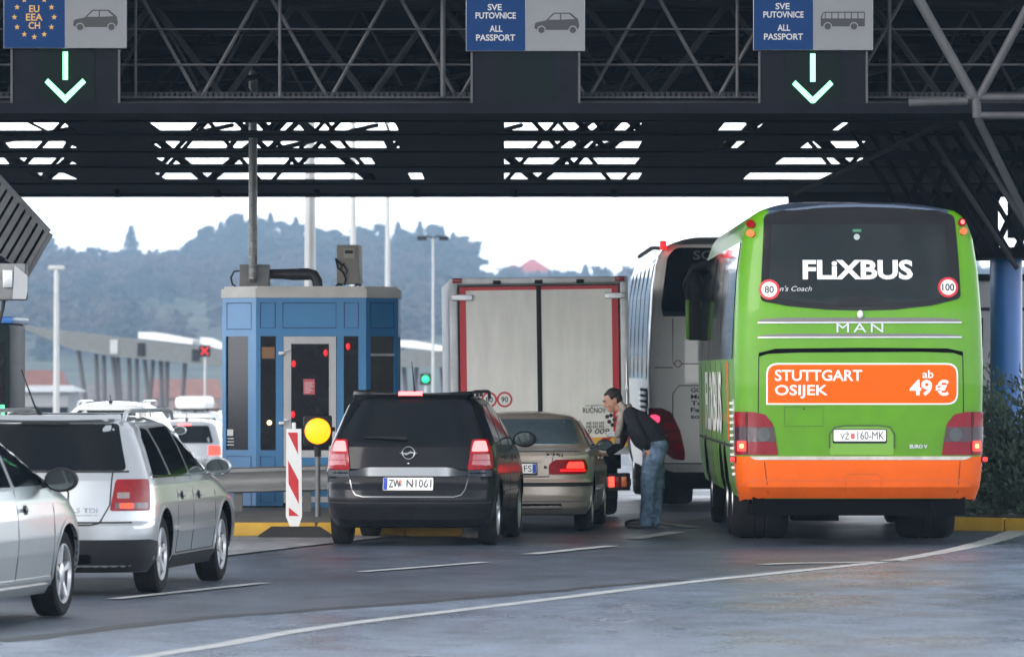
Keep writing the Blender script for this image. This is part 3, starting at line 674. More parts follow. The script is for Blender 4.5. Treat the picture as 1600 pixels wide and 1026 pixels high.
for a, c, y, mm, ex in ((1, 1177, 350, M['lampred'], 0), (1, 1176, 364.5, M['orange_lens'], 0), (1, 1506, 347, M['lampred'], 1), (1, 1507.5, 361, M['orange_lens'], 0)):
    o = patch('marker_lamp', fr, circle((X_(c), Z_(y)), .040, 18), .022, mm, B, thick=.03)
    if ex: patch('lit_lamp', fr, circle((X_(c), Z_(y)), .020, 12), .025, glow('small_red_glow', (1, .12, .12), 1.6), o, thick=.004)
# grilles, maker lettering, engine hatch
def louvre(name, y0, y1, x0=1185, x1=1503, arch=0):
    o = patch(name, fr, Q_((x0, y1), (x1, y1 - .5), (x1 - 6, y0 + 2 + arch), (x1 - 40, y0), (x0 + 40, y0), (x0 + 6, y0 + 2 + arch)), .006, grille, B, r=.01)
    lp('grille_edge', fr, Q_((x0, y1 + 1), (x1, y1 + .5)), .014, M['alu'], o, off=.016)
louvre('rear_grille', 496, 503); louvre('rear_grille', 521, 526)
patch('hatch_slot', fr, Q_((1186, 557), (1200, 552.5), (1250, 550.5), (1440, 549.5), (1490, 551), (1505, 556), (1505, 549), (1480, 544), (1344, 543), (1212, 544.5), (1186, 551)), .006, M['under'], B, r=.01)
lp('hatch_gap', fr, Q_((1186, 556), (1185, 640), (1185, 711)), .010, M['seam'], B)
lp('hatch_gap', fr, Q_((1505, 555), (1506, 640), (1506, 711)), .010, M['seam'], B)
text('maker_lettering', 'MAN', fr, (X_(1307), Z_(519), X_(1380), Z_(505)), M['alu'], B, off=.012, bold=.0, spacing=1.3)
b = MB(); b.ell(fr(X_(1344), Z_(491)) + Vector((0, -.02, 0)), (.032, .03, .045), u=12, v=8); b.build('camera_knob', M['white'], B)
ad = patch('advert_panel', fr, R_(1197.5, 567, 1497, 632), .010, M['white'], B, r=[.005, .12, .12, .12])
patch('advert_face', fr, R_(1200, 569.5, 1494.5, 629.5), .013, adorange, ad, r=[.005, .11, .11, .11], thick=.006)
text('advert_lettering', 'STUTTGART', fr, (X_(1211), Z_(595), X_(1347), Z_(577.5)), wtext, ad, off=.017, bold=.018)
text('advert_lettering', 'OSIJEK', fr, (X_(1211), Z_(622), X_(1293), Z_(601)), wtext, ad, off=.017, bold=.018)
text('advert_lettering', 'ab', fr, (X_(1441), Z_(590.5), X_(1458), Z_(578)), wtext, ad, off=.017, bold=.01)
text('advert_price', '49', fr, (X_(1421), Z_(618), X_(1456), Z_(593)), wtext, ad, off=.017, bold=.03)
text('advert_price', '€', fr, (X_(1461), Z_(618), X_(1482), Z_(593)), wtext, ad, off=.017, bold=.03)
lp('filler_flap', fr, Q_((1226, 636), (1286, 636), (1286, 665.5), (1226, 665.5), (1226, 636)), .006, mat('dark_green_gap', (.03, .10, .01), .6), B)
patch('flap_lock', fr, circle((X_(1256), Z_(638.5)), .01, 10), .008, M['ink'], B)
rc = patch('plate_recess', fr, Q_((1296, 710), (1396, 710), (1397, 680), (1390, 668), (1378, 665.5), (1314, 665.5), (1302, 668), (1296, 680)), .004, mat('green_recess_paint', (.13, .32, .012), .3, coat=.5, dirt=.3), B, r=.03)
lp('recess_edge', fr, Q_((1296, 700), (1296, 678), (1304, 667), (1320, 664.5), (1374, 664.5), (1390, 667), (1397, 678), (1397, 700)), .016, mat('dark_green_recess_shade', (.03, .09, .012), .5), B, off=.012)  # dark green line paints the shade along the recess edge
plate(B, fr, (X_(1343), Z_(680)), .55, .12, [('VŽ', .08, .27), ('160-MK', .44, 1.0)], '')
patch('plate_crest', fr, rect(X_(1329), Z_(685), X_(1335), Z_(677)), .0205, mat('red_crest', (.6, .1, .1), .5), B, thick=.004)
text('class_badge', 'EURO V', fr, (X_(1421), Z_(700), X_(1449), Z_(694)), M['alu'], B, off=.010, bold=.05)
for sg in (-1, 1):
    k = lambda pts: [((sg * (a - 1344) / sb), Z_(b)) for a, b in pts]
    q = patch('tail_lamp', fw, k([(1560, 643), (1513, 643), (1492, 647), (1480, 662), (1475, 690), (1472, 710.5), (1560, 710.5)]), .012, mat('deep_red_lens', (.20, .004, .014), .2, coat=.2, spec=.3, var=.15, vscale=8), B, r=.02)
    patch('lamp_band', fw, k([(1560, 667), (1478.5, 667), (1475.5, 690), (1560, 690)]), .016, mat('smoky_band', (.045, .022, .03), .2, coat=.6), q, r=.01, thick=.006)
    patch('lamp_lens', fw, [(sg * (1494 - 1344) / sb + a, b) for a, b in circle((0, Z_(678.5)), .072, 20)], .020, mat('grey_lens', (.06, .065, .07), .15, coat=1.), q, thick=.006)
    lp('lamp_divider', fw, k([(1521, 643), (1521, 710)]), .008, M['seam'], q, off=.019)
    patch('lamp_cell', fw, k([(1545, 646), (1524, 646), (1524, 664), (1545, 664)]), .018, M['lampred'], q, r=.01, thick=.006)
    patch('lit_lamp', fw, k([(1538, 688.5), (1522.5, 688.5), (1522.5, 704.5), (1538, 704.5)]), .020, glow('coach_tail_glow', (1, .02, .015), 1.8), q, r=.01, thick=.006)
    patch('lit_lamp', fw, k([(1533, 693), (1526, 693), (1526, 700), (1533, 700)]), .024, glow('coach_tail_core', (1, .35, .12), 1.5), q, r=.01, thick=.004)
    b = MB(); b.box((sg * 1.325, .22, Z_(717.5)), (.06, .05, .06), bev=.01); o = b.build('side_marker', M['black'], B)
    b = MB(); b.box((sg * 1.335, .19, Z_(717.5)), (.045, .03, .045), bev=.008); b.build('lit_lamp', glow('side_marker_glow', (1, .02, .02), 1.3), o)
# orange bumper
bp_ = patch('rear_bumper', fw, [(-1.62, .50), (-1.45, .47), (-1.28, .48), (-1.22, .50), (-1.0, .52), (1.0, .52), (1.22, .50), (1.28, .50), (1.45, .47), (1.62, .50), (1.62, Z_(713)), (-1.62, Z_(713))], .016, orange, B, r=.02)
patch('chrome_strip', fw, [(-1.13, Z_(716)), (-1.1, Z_(718)), (1.1, Z_(718)), (1.15, Z_(716)), (1.19, Z_(712.5)), (-1.16, Z_(712.5))], .026, mat('dusty_white_strip', (.5, .46, .42), .4, var=.3, vscale=6), bp_, r=.01, thick=.03)
lp('bumper_crease', fw, [(-1.3, Z_(760)), (-1.12, Z_(750)), (1.12, Z_(750)), (1.3, Z_(760))], .018, mat('orange_crease', (.55, .08, .01), .4), bp_, off=.02)
for x in (1196, 1502): lp('bumper_gap', fw, [(X_(x) - .01, Z_(721)), (X_(x) * .97, Z_(768))], .008, M['seam'], bp_, off=.018)
lp('tow_cover', fr, Q_((1321, 767), (1321, 745), (1328, 740), (1370, 740), (1377, 745), (1377, 767)), .006, mat('orange_seam', (.35, .06, .02), .5), bp_, off=.019)
# sides
for sg in (-1, 1):
    f = S.f_side(sg)
    sw = patch('side_window', f, rect(.55, 1.98, 11.3, 3.22), .010, M['glass'], B, r=.15, step=.4)
    for y in (4.1, 7.7): patch('window_bar', f, rect(y, 1.99, y + .03, 3.21), .0115, M['black'], sw, thick=.004)
    patch('side_stripe', f, rect(.6, 1.03, 11.9, 1.06), .006, M['seam'], B, step=.4)
    for y in (1.6, 3.9, 5.6, 7.3, 9.0, 10.5): lp('locker_gap', f, [(y, .52), (y, 1.95)], .016, M['seam'], B)
    patch('side_stripe', f, [(1.9, 1.1), (2.0, 1.1), (2.2, 1.95), (2.1, 1.95)], .008, adorange, B)
    if sg < 0: fx = lambda u, v: f(-u, v)
    else: fx = f
    text('side_lettering', 'FLiXBUS', (lambda u, v: S.f_side(-1)(11.8 - u, v)) if sg < 0 else f, (3.0, 1.15, 8.2, 1.85), wtext, B, off=.016, bold=.03)
    if sg > 0: continue
    sv = patch('side_vent', f, rect(.38, .72, .50, 1.55), .012, M['alu'], B)
    for k in range(12): patch('vent_slat', f, rect(.37, .75 + k * .068, .51, .775 + k * .068), .045, M['white'], sv, thick=.04)
b = MB(); b.path([(-1.2, 11.6, 3.2), (-1.38, 11.75, 3.15), (-1.47, 11.8, 2.95), (-1.42, 11.8, 2.6)], [.05, .055, .05, .045], 10)
b.ell((-1.36, 11.75, 2.86), (.12, .10, .24)); b.box((-1.37, 11.72, 2.50), (.17, .10, .52), bev=.03)
o = b.build('wing_mirror', M['black'], B)
b = MB(); b.box((-1.455, 11.74, 2.50), (.05, .14, .50), bev=.02); b.build('mirror_back', green, o)

# ================================================================ grey coach beyond
cream = mat('champagne_grey_coach_paint', (.84, .79, .73), .35, .0, coat=.6, var=.06, vscale=1, dirt=.3, dirt_h=(.4, 1.4), dcol=(.18, .16, .14))
B2 = thing('coach', 'champagne grey coach with a dark rear window, mostly hidden behind the green coach', 'coach', (3.15, 76.0, 0), .010)
S = coach_shell(cream); s2 = F / 76.0; c2 = 800 + 3.16 * s2 - 4
K = lambda *p: [((a - c2) / s2, CZ - (b_ - HOR) / s2) for a, b_ in p]
body = S.build('body', [cream, M['under']], B2, [(y, .50, sg) for y in (3.3, 9.6) for sg in (-1, 1)], .58, .45)
fr, fw = S.f_rear(), S.f_wrap()
for y, w2 in ((3.3, .62), (9.6, .34)):
    for sg in (-1, 1): wheel(B2, sg * (1.23 - w2 / 2), y, .49, w2, sg, 10, .29, True)
b = MB(); b.box((0, 6, .62), (2.3, 11, .35)); b.box((0, .75, .45), (2.2, 1.1, .35)); b.build('underbody', M['under'], B2)
yl = lambda pts: [(a, b_) for a, b_ in pts]
g = patch('rear_window', fr, [(-1.13, 2.60), (1.13, 2.60), (1.15, 2.72), (1.06, 3.38), (.95, 3.50), (-.95, 3.50), (-1.06, 3.38), (-1.15, 2.72)], .010, M['glass'], B2, r=.06)
text('rear_lettering', 'SO', fr, (-.72, 3.34, -.44, 3.46), mat('grey_lettering', (.12, .12, .12), .5), g, off=.014, bold=.02)
patch('chrome_strip', fr, [(-1.12, 2.58), (1.12, 2.58), (1.12, 2.64), (-1.12, 2.64)], .03, M['chrome'], B2, r=.02, thick=.03)
for pts in ([(-1.0, 2.55), (-1.0, 1.95), (1.0, 1.95), (1.0, 2.55)], [(-1.18, .90), (-1.0, 1.0), (-1.0, 1.55), (-.92, 1.66), (.92, 1.66), (1.0, 1.55), (1.0, 1.0)], [(-1.3, 1.9), (-1.0, 1.9)]):
    lp('panel_gap', fr, pts, .012, M['seam'], B2)
for sg in (-1, 1):
    q = patch('tail_lamp', fw, [(sg * a, b_) for a, b_ in [(1.62, 1.36), (1.15, 1.36), (1.02, 1.30), (.90, 1.05), (.84, .78), (.84, .66), (1.0, .68), (1.15, .80), (1.35, 1.02), (1.62, 1.15)]], .014, mat('dark_red_lens', (.14, .005, .01), .2, coat=.2, spec=.3), B2, r=.03)
    patch('lit_lamp', fw, [(sg * 1.26 + a, b_) for a, b_ in circle((0, 1.21), .085, 18, .06)], .02, glow('pink_tail_glow', (1, .03, .08), 1.6), q, thick=.006)
    for j, (z, a0, a1) in enumerate(((1.12, .95, 1.12), (.98, .90, 1.06), (.84, .87, .98))): patch('lamp_cell', fw, [(sg * a, b_) for a, b_ in rect(a0, z - .05, a1, z + .05)], .018, M['lampred'], q, r=.01, thick=.006)
    f = S.f_side(sg)
    sw = patch('side_window', f, rect(.9, 1.75, 11.3, 3.30), .010, mat('mirror_side_glass', (.10, .11, .12), .04, .5, spec=1., coat=1.), B2, r=.1, step=.4)
    for y in (2.6, 4.4, 6.2, 8.0, 9.7): patch('window_bar', f, rect(y, 1.76, y + .05, 3.29), .013, M['black'], sw)
    vg = patch('side_vent', f, rect(.75, 1.12, 3.4, 1.62), .012, M['under'], B2)
    for k in range(6): patch('vent_slat', f, rect(.74, 1.15 + k * .078, 3.41, 1.19 + k * .078), .035, M['white'], vg, thick=.02, step=.5)
for i, s_ in enumerate(('GOSTI', 'Mob: +', 'Tel: +', 'Fax: +', 'solore')):
    z = 1.60 - i * .088; text('rear_lettering', s_, fr, (-.76, z - .03, -.76 + .055 * len(s_), z + .03), mat('blue_black_ink', (.03, .03, .05), .5), B2, bold=.02)
patch('small_emblem', fr, circle((-.93, 1.95), .05, 16), .008, mat('faded_red', (.3, .12, .12), .5), B2); patch('small_emblem', fr, circle((-.93, 1.95), .038, 16), .011, cream, B2)
lp('bumper_crease', fw, [(-1.5, .62), (1.5, .62)], .012, M['seam'], B2)
b = MB(); b.box((-1.12, .3, 3.54), (.09, .10, .12), bev=.02); b.build('marker_lamp', glow('roof_marker_glow', (1, .02, .02), .8), B2)
b = MB(); b.path([(-1.16, .35, 3.50), (-1.24, 1.2, 3.52), (-1.26, 6, 3.50)], .03, 6); b.build('roof_gutter', M['black'], B2)

# ================================================================ box truck
st = 125.2; ct = 846.5; ZT = lambda y: CZ - (y - HOR) / st; XT = lambda x: (x - ct) / st
T = thing('box_truck', 'small box truck with dirty cream rear doors edged in red tape', 'truck', ((ct - 800) / st, 71.0, 0), .03)
T.rotation_euler = (0, -.014, .03)
door = mat('dirty_cream_panel', (.90, .89, .85), .5, var=.10, vscale=2.2, stretch=(3, 1, .6), bump=.05, dirt=.25, dirt_h=(.8, 1.6), dcol=(.28, .25, .2))
galv = mat('galvanised_frame', (.42, .43, .44), .45, .7, var=.15, vscale=6)
greys = mat('grey_box_side', (.30, .31, .33), .45, .2, var=.15, vscale=1.5, stretch=(1, .4, 2))
W = 1.105
b = MB(); b.box2((-W, .06, .88), (W, 6.0, ZT(436))); o = b.build('cargo_box', greys, T)
b = MB()
for sg in (-1, 1): b.box2((sg * W + (-.012 if sg < 0 else .012), -.02, .84), (sg * (W - .09), .12, ZT(434)), bev=.012)
b.box2((-W, -.021, ZT(443)), (W, .12, ZT(433)), bev=.008); b.box2((-W + .002, -.019, .80), (W - .002, .12, .89)); b.build('rear_frame', galv, T)
fT = plane_f((0, 0, 0), (1, 0, 0), (0, 0, 1))
patch('frame_seal', fT, rect(-W + .10, .87, W - .10, ZT(445)), -.005, M['black'], T, thick=.03)
for sg in (-1, 1):
    d = patch('rear_door', fT, rect(*( (.03, .90, W - .17, ZT(451)) if sg > 0 else (-W + .17, .90, -.03, ZT(451)))), .014, door, T, r=.01, thick=.04)
    patch('red_tape', fT, rect(*((W - .195, .92, W - .115, ZT(447)) if sg > 0 else (-W + .115, .92, -W + .195, ZT(447)))), .0175, M['signred'], d, thick=.006)
    patch('red_tape', fT, rect(*((.03, ZT(452.5), W - .18, ZT(447)) if sg > 0 else (-W + .18, ZT(452.5), -.03, ZT(447)))), .0175, M['signred'], d, thick=.006)
    for z in (2.78, 1.05):
        h = MB(); h.box((sg * (W - .15), -.035, z), (.26, .035, .075), bev=.01); h.box((sg * (W - .17), -.055, z + .018), (.20, .02, .014)); h.box((sg * (W - .17), -.055, z - .018), (.20, .02, .014)); h.build('hinge', M['alu'], d)
    b = MB(); b.box((sg * (W - .09), -.02, ZT(437)), (.12, .06, .06), bev=.01); b.build('corner_lamp', M['lampred'], T)
for x in (-.52, 0, .52): b = MB(); b.box((x, -.03, ZT(440)), (.10, .04, .045), bev=.01); b.build('roof_catch', M['black'], T)
b = MB(); b.box2((-.018, -.035, .9), (.018, -.005, ZT(446)), bev=.006); b.build('door_seal', M['black'], T)
b = MB(); b.tube((W - .02, -.03, 1.35), (W - .02, -.03, 1.95), .012); b.box((W - .02, -.04, 1.62), (.05, .04, .08), bev=.01); b.build('lock_bar', M['alu'], T)
for x, s_ in ((767, '80'), (791, '90')): speed_disc(T, fT, (XT(x), ZT(623)), .098, s_)
for x0, x1 in ((-.52, -.10), (.18, .52)):
    b = MB(); b.box2((x0, -.03, ZT(683)), (x1, -.015, ZT(666)), bev=.01); o = b.build('door_handle', galv, T)
    b = MB(); b.box2((x0 + .18, -.045, ZT(680)), (x1 - .03, -.030, ZT(669)), bev=.006); b.build('handle_lever', M['alu'], o)
def tt(s_, x0, y0, x1, y1, bold=.01, shear=0): bold = min(bold, .01); text('door_lettering', s_, fT, (XT(x0), ZT(y1), XT(x1), ZT(y0)), M['ink'], T, off=.020, bold=bold, shear=shear)
tt('PREVOZNIŠTVO', 917, 633, 944, 635.5, 0); tt('RUČNOV', 913, 635, 949, 646, .03); 
tt('040 554 590', 918, 659.5, 946, 664.5, .02); tt('040 645 895', 918, 665, 946, 670, .02); tt('669 009', 904, 670.5, 954, 679, .03, .2)
b = MB()
for k, (x, y) in enumerate(((951, 652), (957, 650), (962, 657), (954, 660), (959, 665))):
    b.lathe([(.016, -.021), (.026, -.021), (.026, -.024), (.016, -.024)], 'y', 14, (XT(x), 0, ZT(y)))
b.build('door_emblem', M['ink'], T, 0)
# striped board below the doors
cb = MB(); cb.box2((-W + .02, -.045, ZT(699)), (W - .02, -.022, ZT(684))); o = cb.build('striped_board', mat('yellow_board', (.78, .42, .02), .45), T)
cb = MB()
for k in range(9):
    x = -W + .06 + k * .245; h = ZT(684) - ZT(699); cb.prism([(x, ZT(699) + .004), (x + .11, ZT(699) + .004), (x + .11 + h * .9, ZT(684) - .004), (x + h * .9, ZT(684) - .004)], 'y', -.0485, -.0455)
cb.build('board_stripe', M['signred'], o, 0)
b = MB(); b.box2((-W + .1, .1, .62), (W - .1, 5.9, .80)); b.box2((-.45, .3, .45), (-.30, 7.5, .68)); b.box2((.30, .3, .45), (.45, 7.5, .68)); b.tube((-.95, 2.0, .42), (.95, 2.0, .42), .09, n=12)
b.box2((.55, .8, .35), (.85, 1.3, .6)); b.build('chassis', M['under'], T)
b = MB(); b.box2((-W + .03, .0, .40), (W + .02, .10, .50), bev=.02); b.build('underrun_bar', M['black'], T)
for sg in (-1, 1):
    b = MB(); b.box((sg * .93, -.02, .46), (.36, .09, .22), bev=.02); o = b.build('lamp_cluster', M['black'], T)
    for k, (mm, x) in enumerate(((M['lampclear'], .80), (glow('truck_tail_glow', (1, .05, .03), 1.8), .875), (M['lampred'], .955), (M['orange_lens'], 1.03))):
        b = MB(); b.box((sg * x, -.07, .46), (.07, .02, .13), bev=.008); b.build('lamp_lens', mm, o)
    wheel(T, sg * .80, 2.0, .42, .46, sg, 8, .23, True); wheel(T, sg * .85, 6.4, .42, .24, sg, 8, .23, True)
    b = MB(); b.box2((sg * .62, 1.35, .22), (sg * 1.02, 1.37, .62)); b.build('mud_flap', M['black'], T)
cabS = Shell([(.45, 6.15), (1.6, 6.15), (2.3, 6.3)], [(.45, 7.9), (1.2, 7.95), (1.5, 7.85), (2.2, 7.3), (2.3, 7.2)], [(.45, .98), (1.2, 1.02), (2.1, .95), (2.25, .88), (2.3, .8)], E=.15, Ef=.4, crown=.05)
cab = cabS.build('cab', [whitep, M['under']], T)
for sg in (-1, 1): patch('cab_window', cabS.f_side(sg), rect(6.45, 1.35, 7.3, 2.0), .006, M['glass'], cab, r=.05)

# ================================================================ waiting cars far beyond
GZ = lambda D: -max(0., min(D, 270) - 85) * .016
def far_car(label, px, D, H, wd, roof_rail=False, lit=False, paint=whitep, box=False, a=0.05, deck=None, halfhide=0):
    h = H; t = thing('waiting_car', label, 'car', ((px - 800) * D / F, D, GZ(D)), -a, 'cars queuing beyond the booths')
    zr = [(.2, .15), (.45, 0), (h * .42, .0), (h * .62, .08), (h * .93, .40), (h * .965, .5)]
    zf = [(.2, 4.2), (.45, 4.4), (h * .45, 4.2), (h * .6, 3.7), (h * .93, 2.5), (h * .965, 2.2)]
    zw = [(.2, wd * .44), (.4, wd * .49), (h * .4, wd * .5), (h * .62, wd * .475), (h * .88, wd * .39), (h * .94, wd * .34), (h * .965, wd * .29)]
    S = Shell(zr, zf, zw, E=.6, Ef=.8, crown=h * .035, step=.08); S.build('body', [paint, M['under']], t, [(y, .33, sg) for y in (.9, 3.5) for sg in (-1, 1)], .37, .3)
    fr, fw = S.f_rear(), S.f_wrap()
    patch('rear_window', fr, [(-wd * .38, h * .64), (wd * .38, h * .64), (wd * .30, h * .90), (-wd * .30, h * .90)], .008, M['glass'], t, r=.05, step=.2)
    for sg in (-1, 1):
        patch('tail_lamp', fw, [(sg * x, z) for x, z in rect(wd * .33, h * .46, wd * .52, h * .60)], .012, M['brake'] if lit else M['lampred'], t, r=.02, step=.2)
        patch('side_window', S.f_side(sg), [(.75, h * .65), (2.9, h * .64), (2.3, h * .88), (1.0, h * .89)], .008, M['glass'], t, r=.05, step=.3)
        for y in (.9, 3.5): wheel(t, sg * (wd / 2 - .12), y, .32, .2, sg, 5)
        mirror(t, sg, wd * .46, 2.7, h * .66, paint if roof_rail else M['black'])
    patch('number_plate', fr, rect(-.26, h * .42, .26, h * .49), .01, M['plate'], t)
    if lit: patch('high_brake_lamp', fr, rect(-.14, h * .905, .14, h * .925), .012, M['brake2'], t)
    if roof_rail: rails(t, S, .7, 2.4, wd * .32, h * .965, silvertrim, .06)
    if box:
        b = MB(); b.box((-.1, 1.5, h + .22), (.85, 1.9, .34), bev=.13); b.build('roof_box', M['white'], t)
        b = MB(); b.box((0, 1.0, h + .03), (1.2, .06, .04)); b.box((0, 2.0, h + .03), (1.2, .06, .04)); b.build('roof_bar', M['black'], t)
    b = MB(); b.ell((0, .75, h * .99), (.04, .07, .03), u=10, v=6); b.path([(0, .75, h), (0, .68, h + .12)], .008, 5); b.build('aerial', M['black'], t)
    return t
far_car('white estate car with roof rails seen just over the silver estate', 163, 100, 1.56, 1.80, True, a=.08)
far_car('white sport utility vehicle carrying a white roof box', 300, 150, 1.85, 1.9, True, box=True, a=.06)
far_car('small silver car with lit brake lamps beside the blue booth', 284, 122, 1.42, 1.72, lit=True, paint=silver, a=.09)
far_car('white car half hidden behind the sport utility vehicle', 246, 175, 1.6, 1.8, a=.06)
far_car('dark car between the silver car and the booth', 338, 175, 1.5, 1.8, paint=blackp, a=.04)
far_car('pale car whose white roof shows just right of the booth', 585, 120, 1.5, 1.8, a=.02)
far_car('white car in the open lane between booth and truck', 668, 135, 1.5, 1.8, paint=whitep, a=.02)
# ================================================================ person (built in metres, X to the right of the picture, Z up)
def fuse(name, mats, parent, fill, voxel=.007, smooth=2, paintf=None):
    b = MB(); fill(b); o = b.build('tmp', [mats] if not isinstance(mats, list) else mats, None, 0)
    md = o.modifiers.new('r', 'REMESH'); md.mode = 'VOXEL'; md.voxel_size = voxel
    if smooth: ms = o.modifiers.new('s', 'SMOOTH'); ms.iterations = smooth; ms.factor = .5
    dg = bpy.context.evaluated_depsgraph_get(); dg.update()
    me = bpy.data.meshes.new_from_object(o.evaluated_get(dg)); me.name = name
    old = o.data; bpy.data.objects.remove(o); bpy.data.meshes.remove(old); me.materials.clear()
    for p in me.polygons: p.use_smooth = True
    return link(name, me, parent, mats if isinstance(mats, list) else [mats])
def limb(b, pts, rs):
    b.path(pts, rs, 14)
    for p, r in zip(pts, rs): b.ell(p, (r, r, r), u=14, v=8)
from mathutils import Euler
skin = mat('skin', (.50, .27, .19), .5, var=.08, vscale=12)
knit = mat('black_sweater', (.012, .013, .018), .9, var=.3, vscale=14, bump=.4, bscale=40)
jean = mat('blue_jeans', (.17, .26, .40), .85, var=.60, vscale=10, bump=1., bscale=16)
hairm = mat('dark_hair', (.018, .015, .014), .6, var=.4, vscale=60, bump=.5, bscale=90)
scarfm = mat('beige_scarf', (.42, .35, .31), .9, var=.45, vscale=22, bump=.5, bscale=30, stretch=(1, 1, .35))
shoem = mat('dark_brown_shoe', (.02, .014, .012), .4, var=.3)
PD = 67.6; sp = F / PD
pm = thing('person', 'man in black sweater, jeans and scarf bending to the saloon car', 'person', ((1000 - 800) / sp, PD, 0), 0)
J = lambda px, py, y=0.: Vector(((px - 1000) / sp, y, (822 - py) / sp))
sh_n, sh_f = J(984, 646, -.17), J(981, 645, .17)
hd = J(957, 624); hr = Euler((0, rad(-28), 0))         # head turned to the car, tilted down
def body(b):
    # head facing -X, tipped down and forward
    R = Matrix.Translation(hd) @ Euler((0, rad(-24), rad(10))).to_matrix().to_4x4()
    def e(c, r): 
        q = bmesh.ops.create_uvsphere(b.bm, u_segments=20, v_segments=14, radius=1.0)
        for v in q['verts']: v.co = R @ Vector((c[0] + v.co.x * r[0], c[1] + v.co.y * r[1], c[2] + v.co.z * r[2]))
    e((.01, 0, .03), (.105, .078, .10)); e((-.03, 0, -.03), (.075, .066, .095)); e((-.055, 0, -.10), (.042, .042, .034)); e((-.02, 0, -.085), (.065, .055, .04))
    e((-.112, 0, -.022), (.024, .014, .020)); e((-.100, 0, .0), (.016, .012, .035)); e((-.095, 0, .035), (.018, .05, .014))
    e((-.098, 0, -.066), (.015, .026, .008)); e((-.096, 0, -.078), (.014, .022, .008))
    for sg in (-1, 1):
        e((.012, sg * .078, -.012), (.026, .012, .034)); e((-.082, sg * .032, .012), (.014, .016, .010)); e((-.070, sg * .045, -.03), (.022, .018, .022))
    limb(b, [J(959, 632), J(972, 638), J(984, 646)], [.055, .060, .075])
    limb(b, [J(984, 646), J(998, 656), J(1013, 668), J(1024, 684)], [.09, .09, .085, .085])
    limb(b, [sh_f, J(974, 680, .24), J(970, 694, .24), J(949, 709, .20)], [.05, .042, .036, .027])
    limb(b, [sh_n, J(996, 676, -.26), J(1004, 690, -.26), J(1012, 699, -.19)], [.05, .042, .036, .027])
    for y, k in ((-.10, 0), (.10, 10)):
        limb(b, [J(1024, 690, y), J(1012 + k, 746, y), J(1013 + k, 806, y)], [.09, .06, .042])
        limb(b, [J(1013 + k, 812, y), J(990 + k, 817, y * 1.1)], [.035, .03])
    # far hand reaching for the door: palm, four fingers, thumb
    w0 = J(948, 709, .20); d = Vector((-1, -.1, -.04)).normalized(); b.ell(w0 + d * .045, (.05, .038, .018), Euler((0, rad(3), 0)))
    for k, (oy, l) in enumerate(((-.030, .070), (-.010, .082), (.012, .078), (.031, .060))):
        p = w0 + d * .085 + Vector((0, oy, 0)); q = p + d * l * .5 + Vector((0, 0, .012)); r = q + Vector((-l * .35, 0, -l * .42)); limb(b, [p, q, r], [.0105, .0095, .0085])
    p = w0 + d * .03 + Vector((0, -.035, -.005)); limb(b, [p, p + Vector((-.035, -.022, -.018)), p + Vector((-.062, -.020, -.03))], [.013, .011, .010])
    # near hand spread on the thigh, fingers pointing down
    w1 = J(1012, 699, -.19); b.ell(w1 + Vector((.012, -.005, -.045)), (.04, .020, .050), Euler((0, rad(-18), 0)))
    for k, (ox, l, an) in enumerate(((-.016, .070, -.05), (.006, .080, .12), (.026, .074, .30), (.042, .056, .50))):
        p = w1 + Vector((ox + .012, -.006, -.08 + k * .006)); dd = Vector((math.sin(an), -.02, -math.cos(an))); q = p + dd * l * .5; r = q + dd * l * .45 + Vector((0, .016, 0)); limb(b, [p, q, r], [.0105, .0095, .0085])
    p = w1 + Vector((-.022, -.006, -.03)); limb(b, [p, p + Vector((-.032, -.006, -.028)), p + Vector((-.044, -.002, -.056))], [.013, .011, .010])
bo = fuse('body', skin, pm, body, .0055, 2)
def hairf(b):
    R = Matrix.Translation(hd) @ Euler((0, rad(-24), rad(10))).to_matrix().to_4x4()
    def e(c, r):
        q = bmesh.ops.create_uvsphere(b.bm, u_segments=20, v_segments=14, radius=1.0)
        for v in q['verts']: v.co = R @ Vector((c[0] + v.co.x * r[0], c[1] + v.co.y * r[1], c[2] + v.co.z * r[2]))
    e((.030, 0, .054), (.100, .083, .088)); e((.060, 0, .0), (.066, .078, .082)); e((-.030, 0, .088), (.045, .055, .030))
    for sg in (-1, 1): e((.0, sg * .070, .045), (.030, .014, .045))
fuse('hair', hairm, pm, hairf, .006, 1)
b = MB(); R = Matrix.Translation(hd) @ Euler((0, rad(-24), rad(10))).to_matrix().to_4x4()
for sg in (-1, 1):
    b.path([R @ Vector((-.104, sg * .018, .034)), R @ Vector((-.106, sg * .035, .040)), R @ Vector((-.094, sg * .056, .034))], .005, 6)
b.build('eyebrow', hairm, bo, smooth=60)
for sg in (-1, 1):
    b = MB(); b.ell(R @ Vector((-.094, sg * .032, .012)), (.007, .010, .006)); b.build('eye', mat('eye', (.05, .04, .04), .2), bo)
def sw(b):
    limb(b, [J(978, 641), J(984, 648)], [.085, .105])
    for yy in (-.11, 0, .11):
        limb(b, [J(985, 648, yy), J(998, 657, yy), J(1013, 670, yy), J(1022, 684, yy * .9), J(1025, 692, yy * .9)], [.108, .135, .140, .132, .128])
    limb(b, [J(992, 668, 0), J(1003, 684, 0), J(1011, 692, 0)], [.11, .125, .11])
    limb(b, [sh_f, J(974, 680, .24), J(969, 694, .24), J(953, 706, .205)], [.088, .068, .058, .046])
    limb(b, [sh_n, J(997, 676, -.27), J(1005, 689, -.26), J(1010, 696, -.20)], [.088, .070, .060, .048])
fuse('sweater', knit, pm, sw, .009, 3)
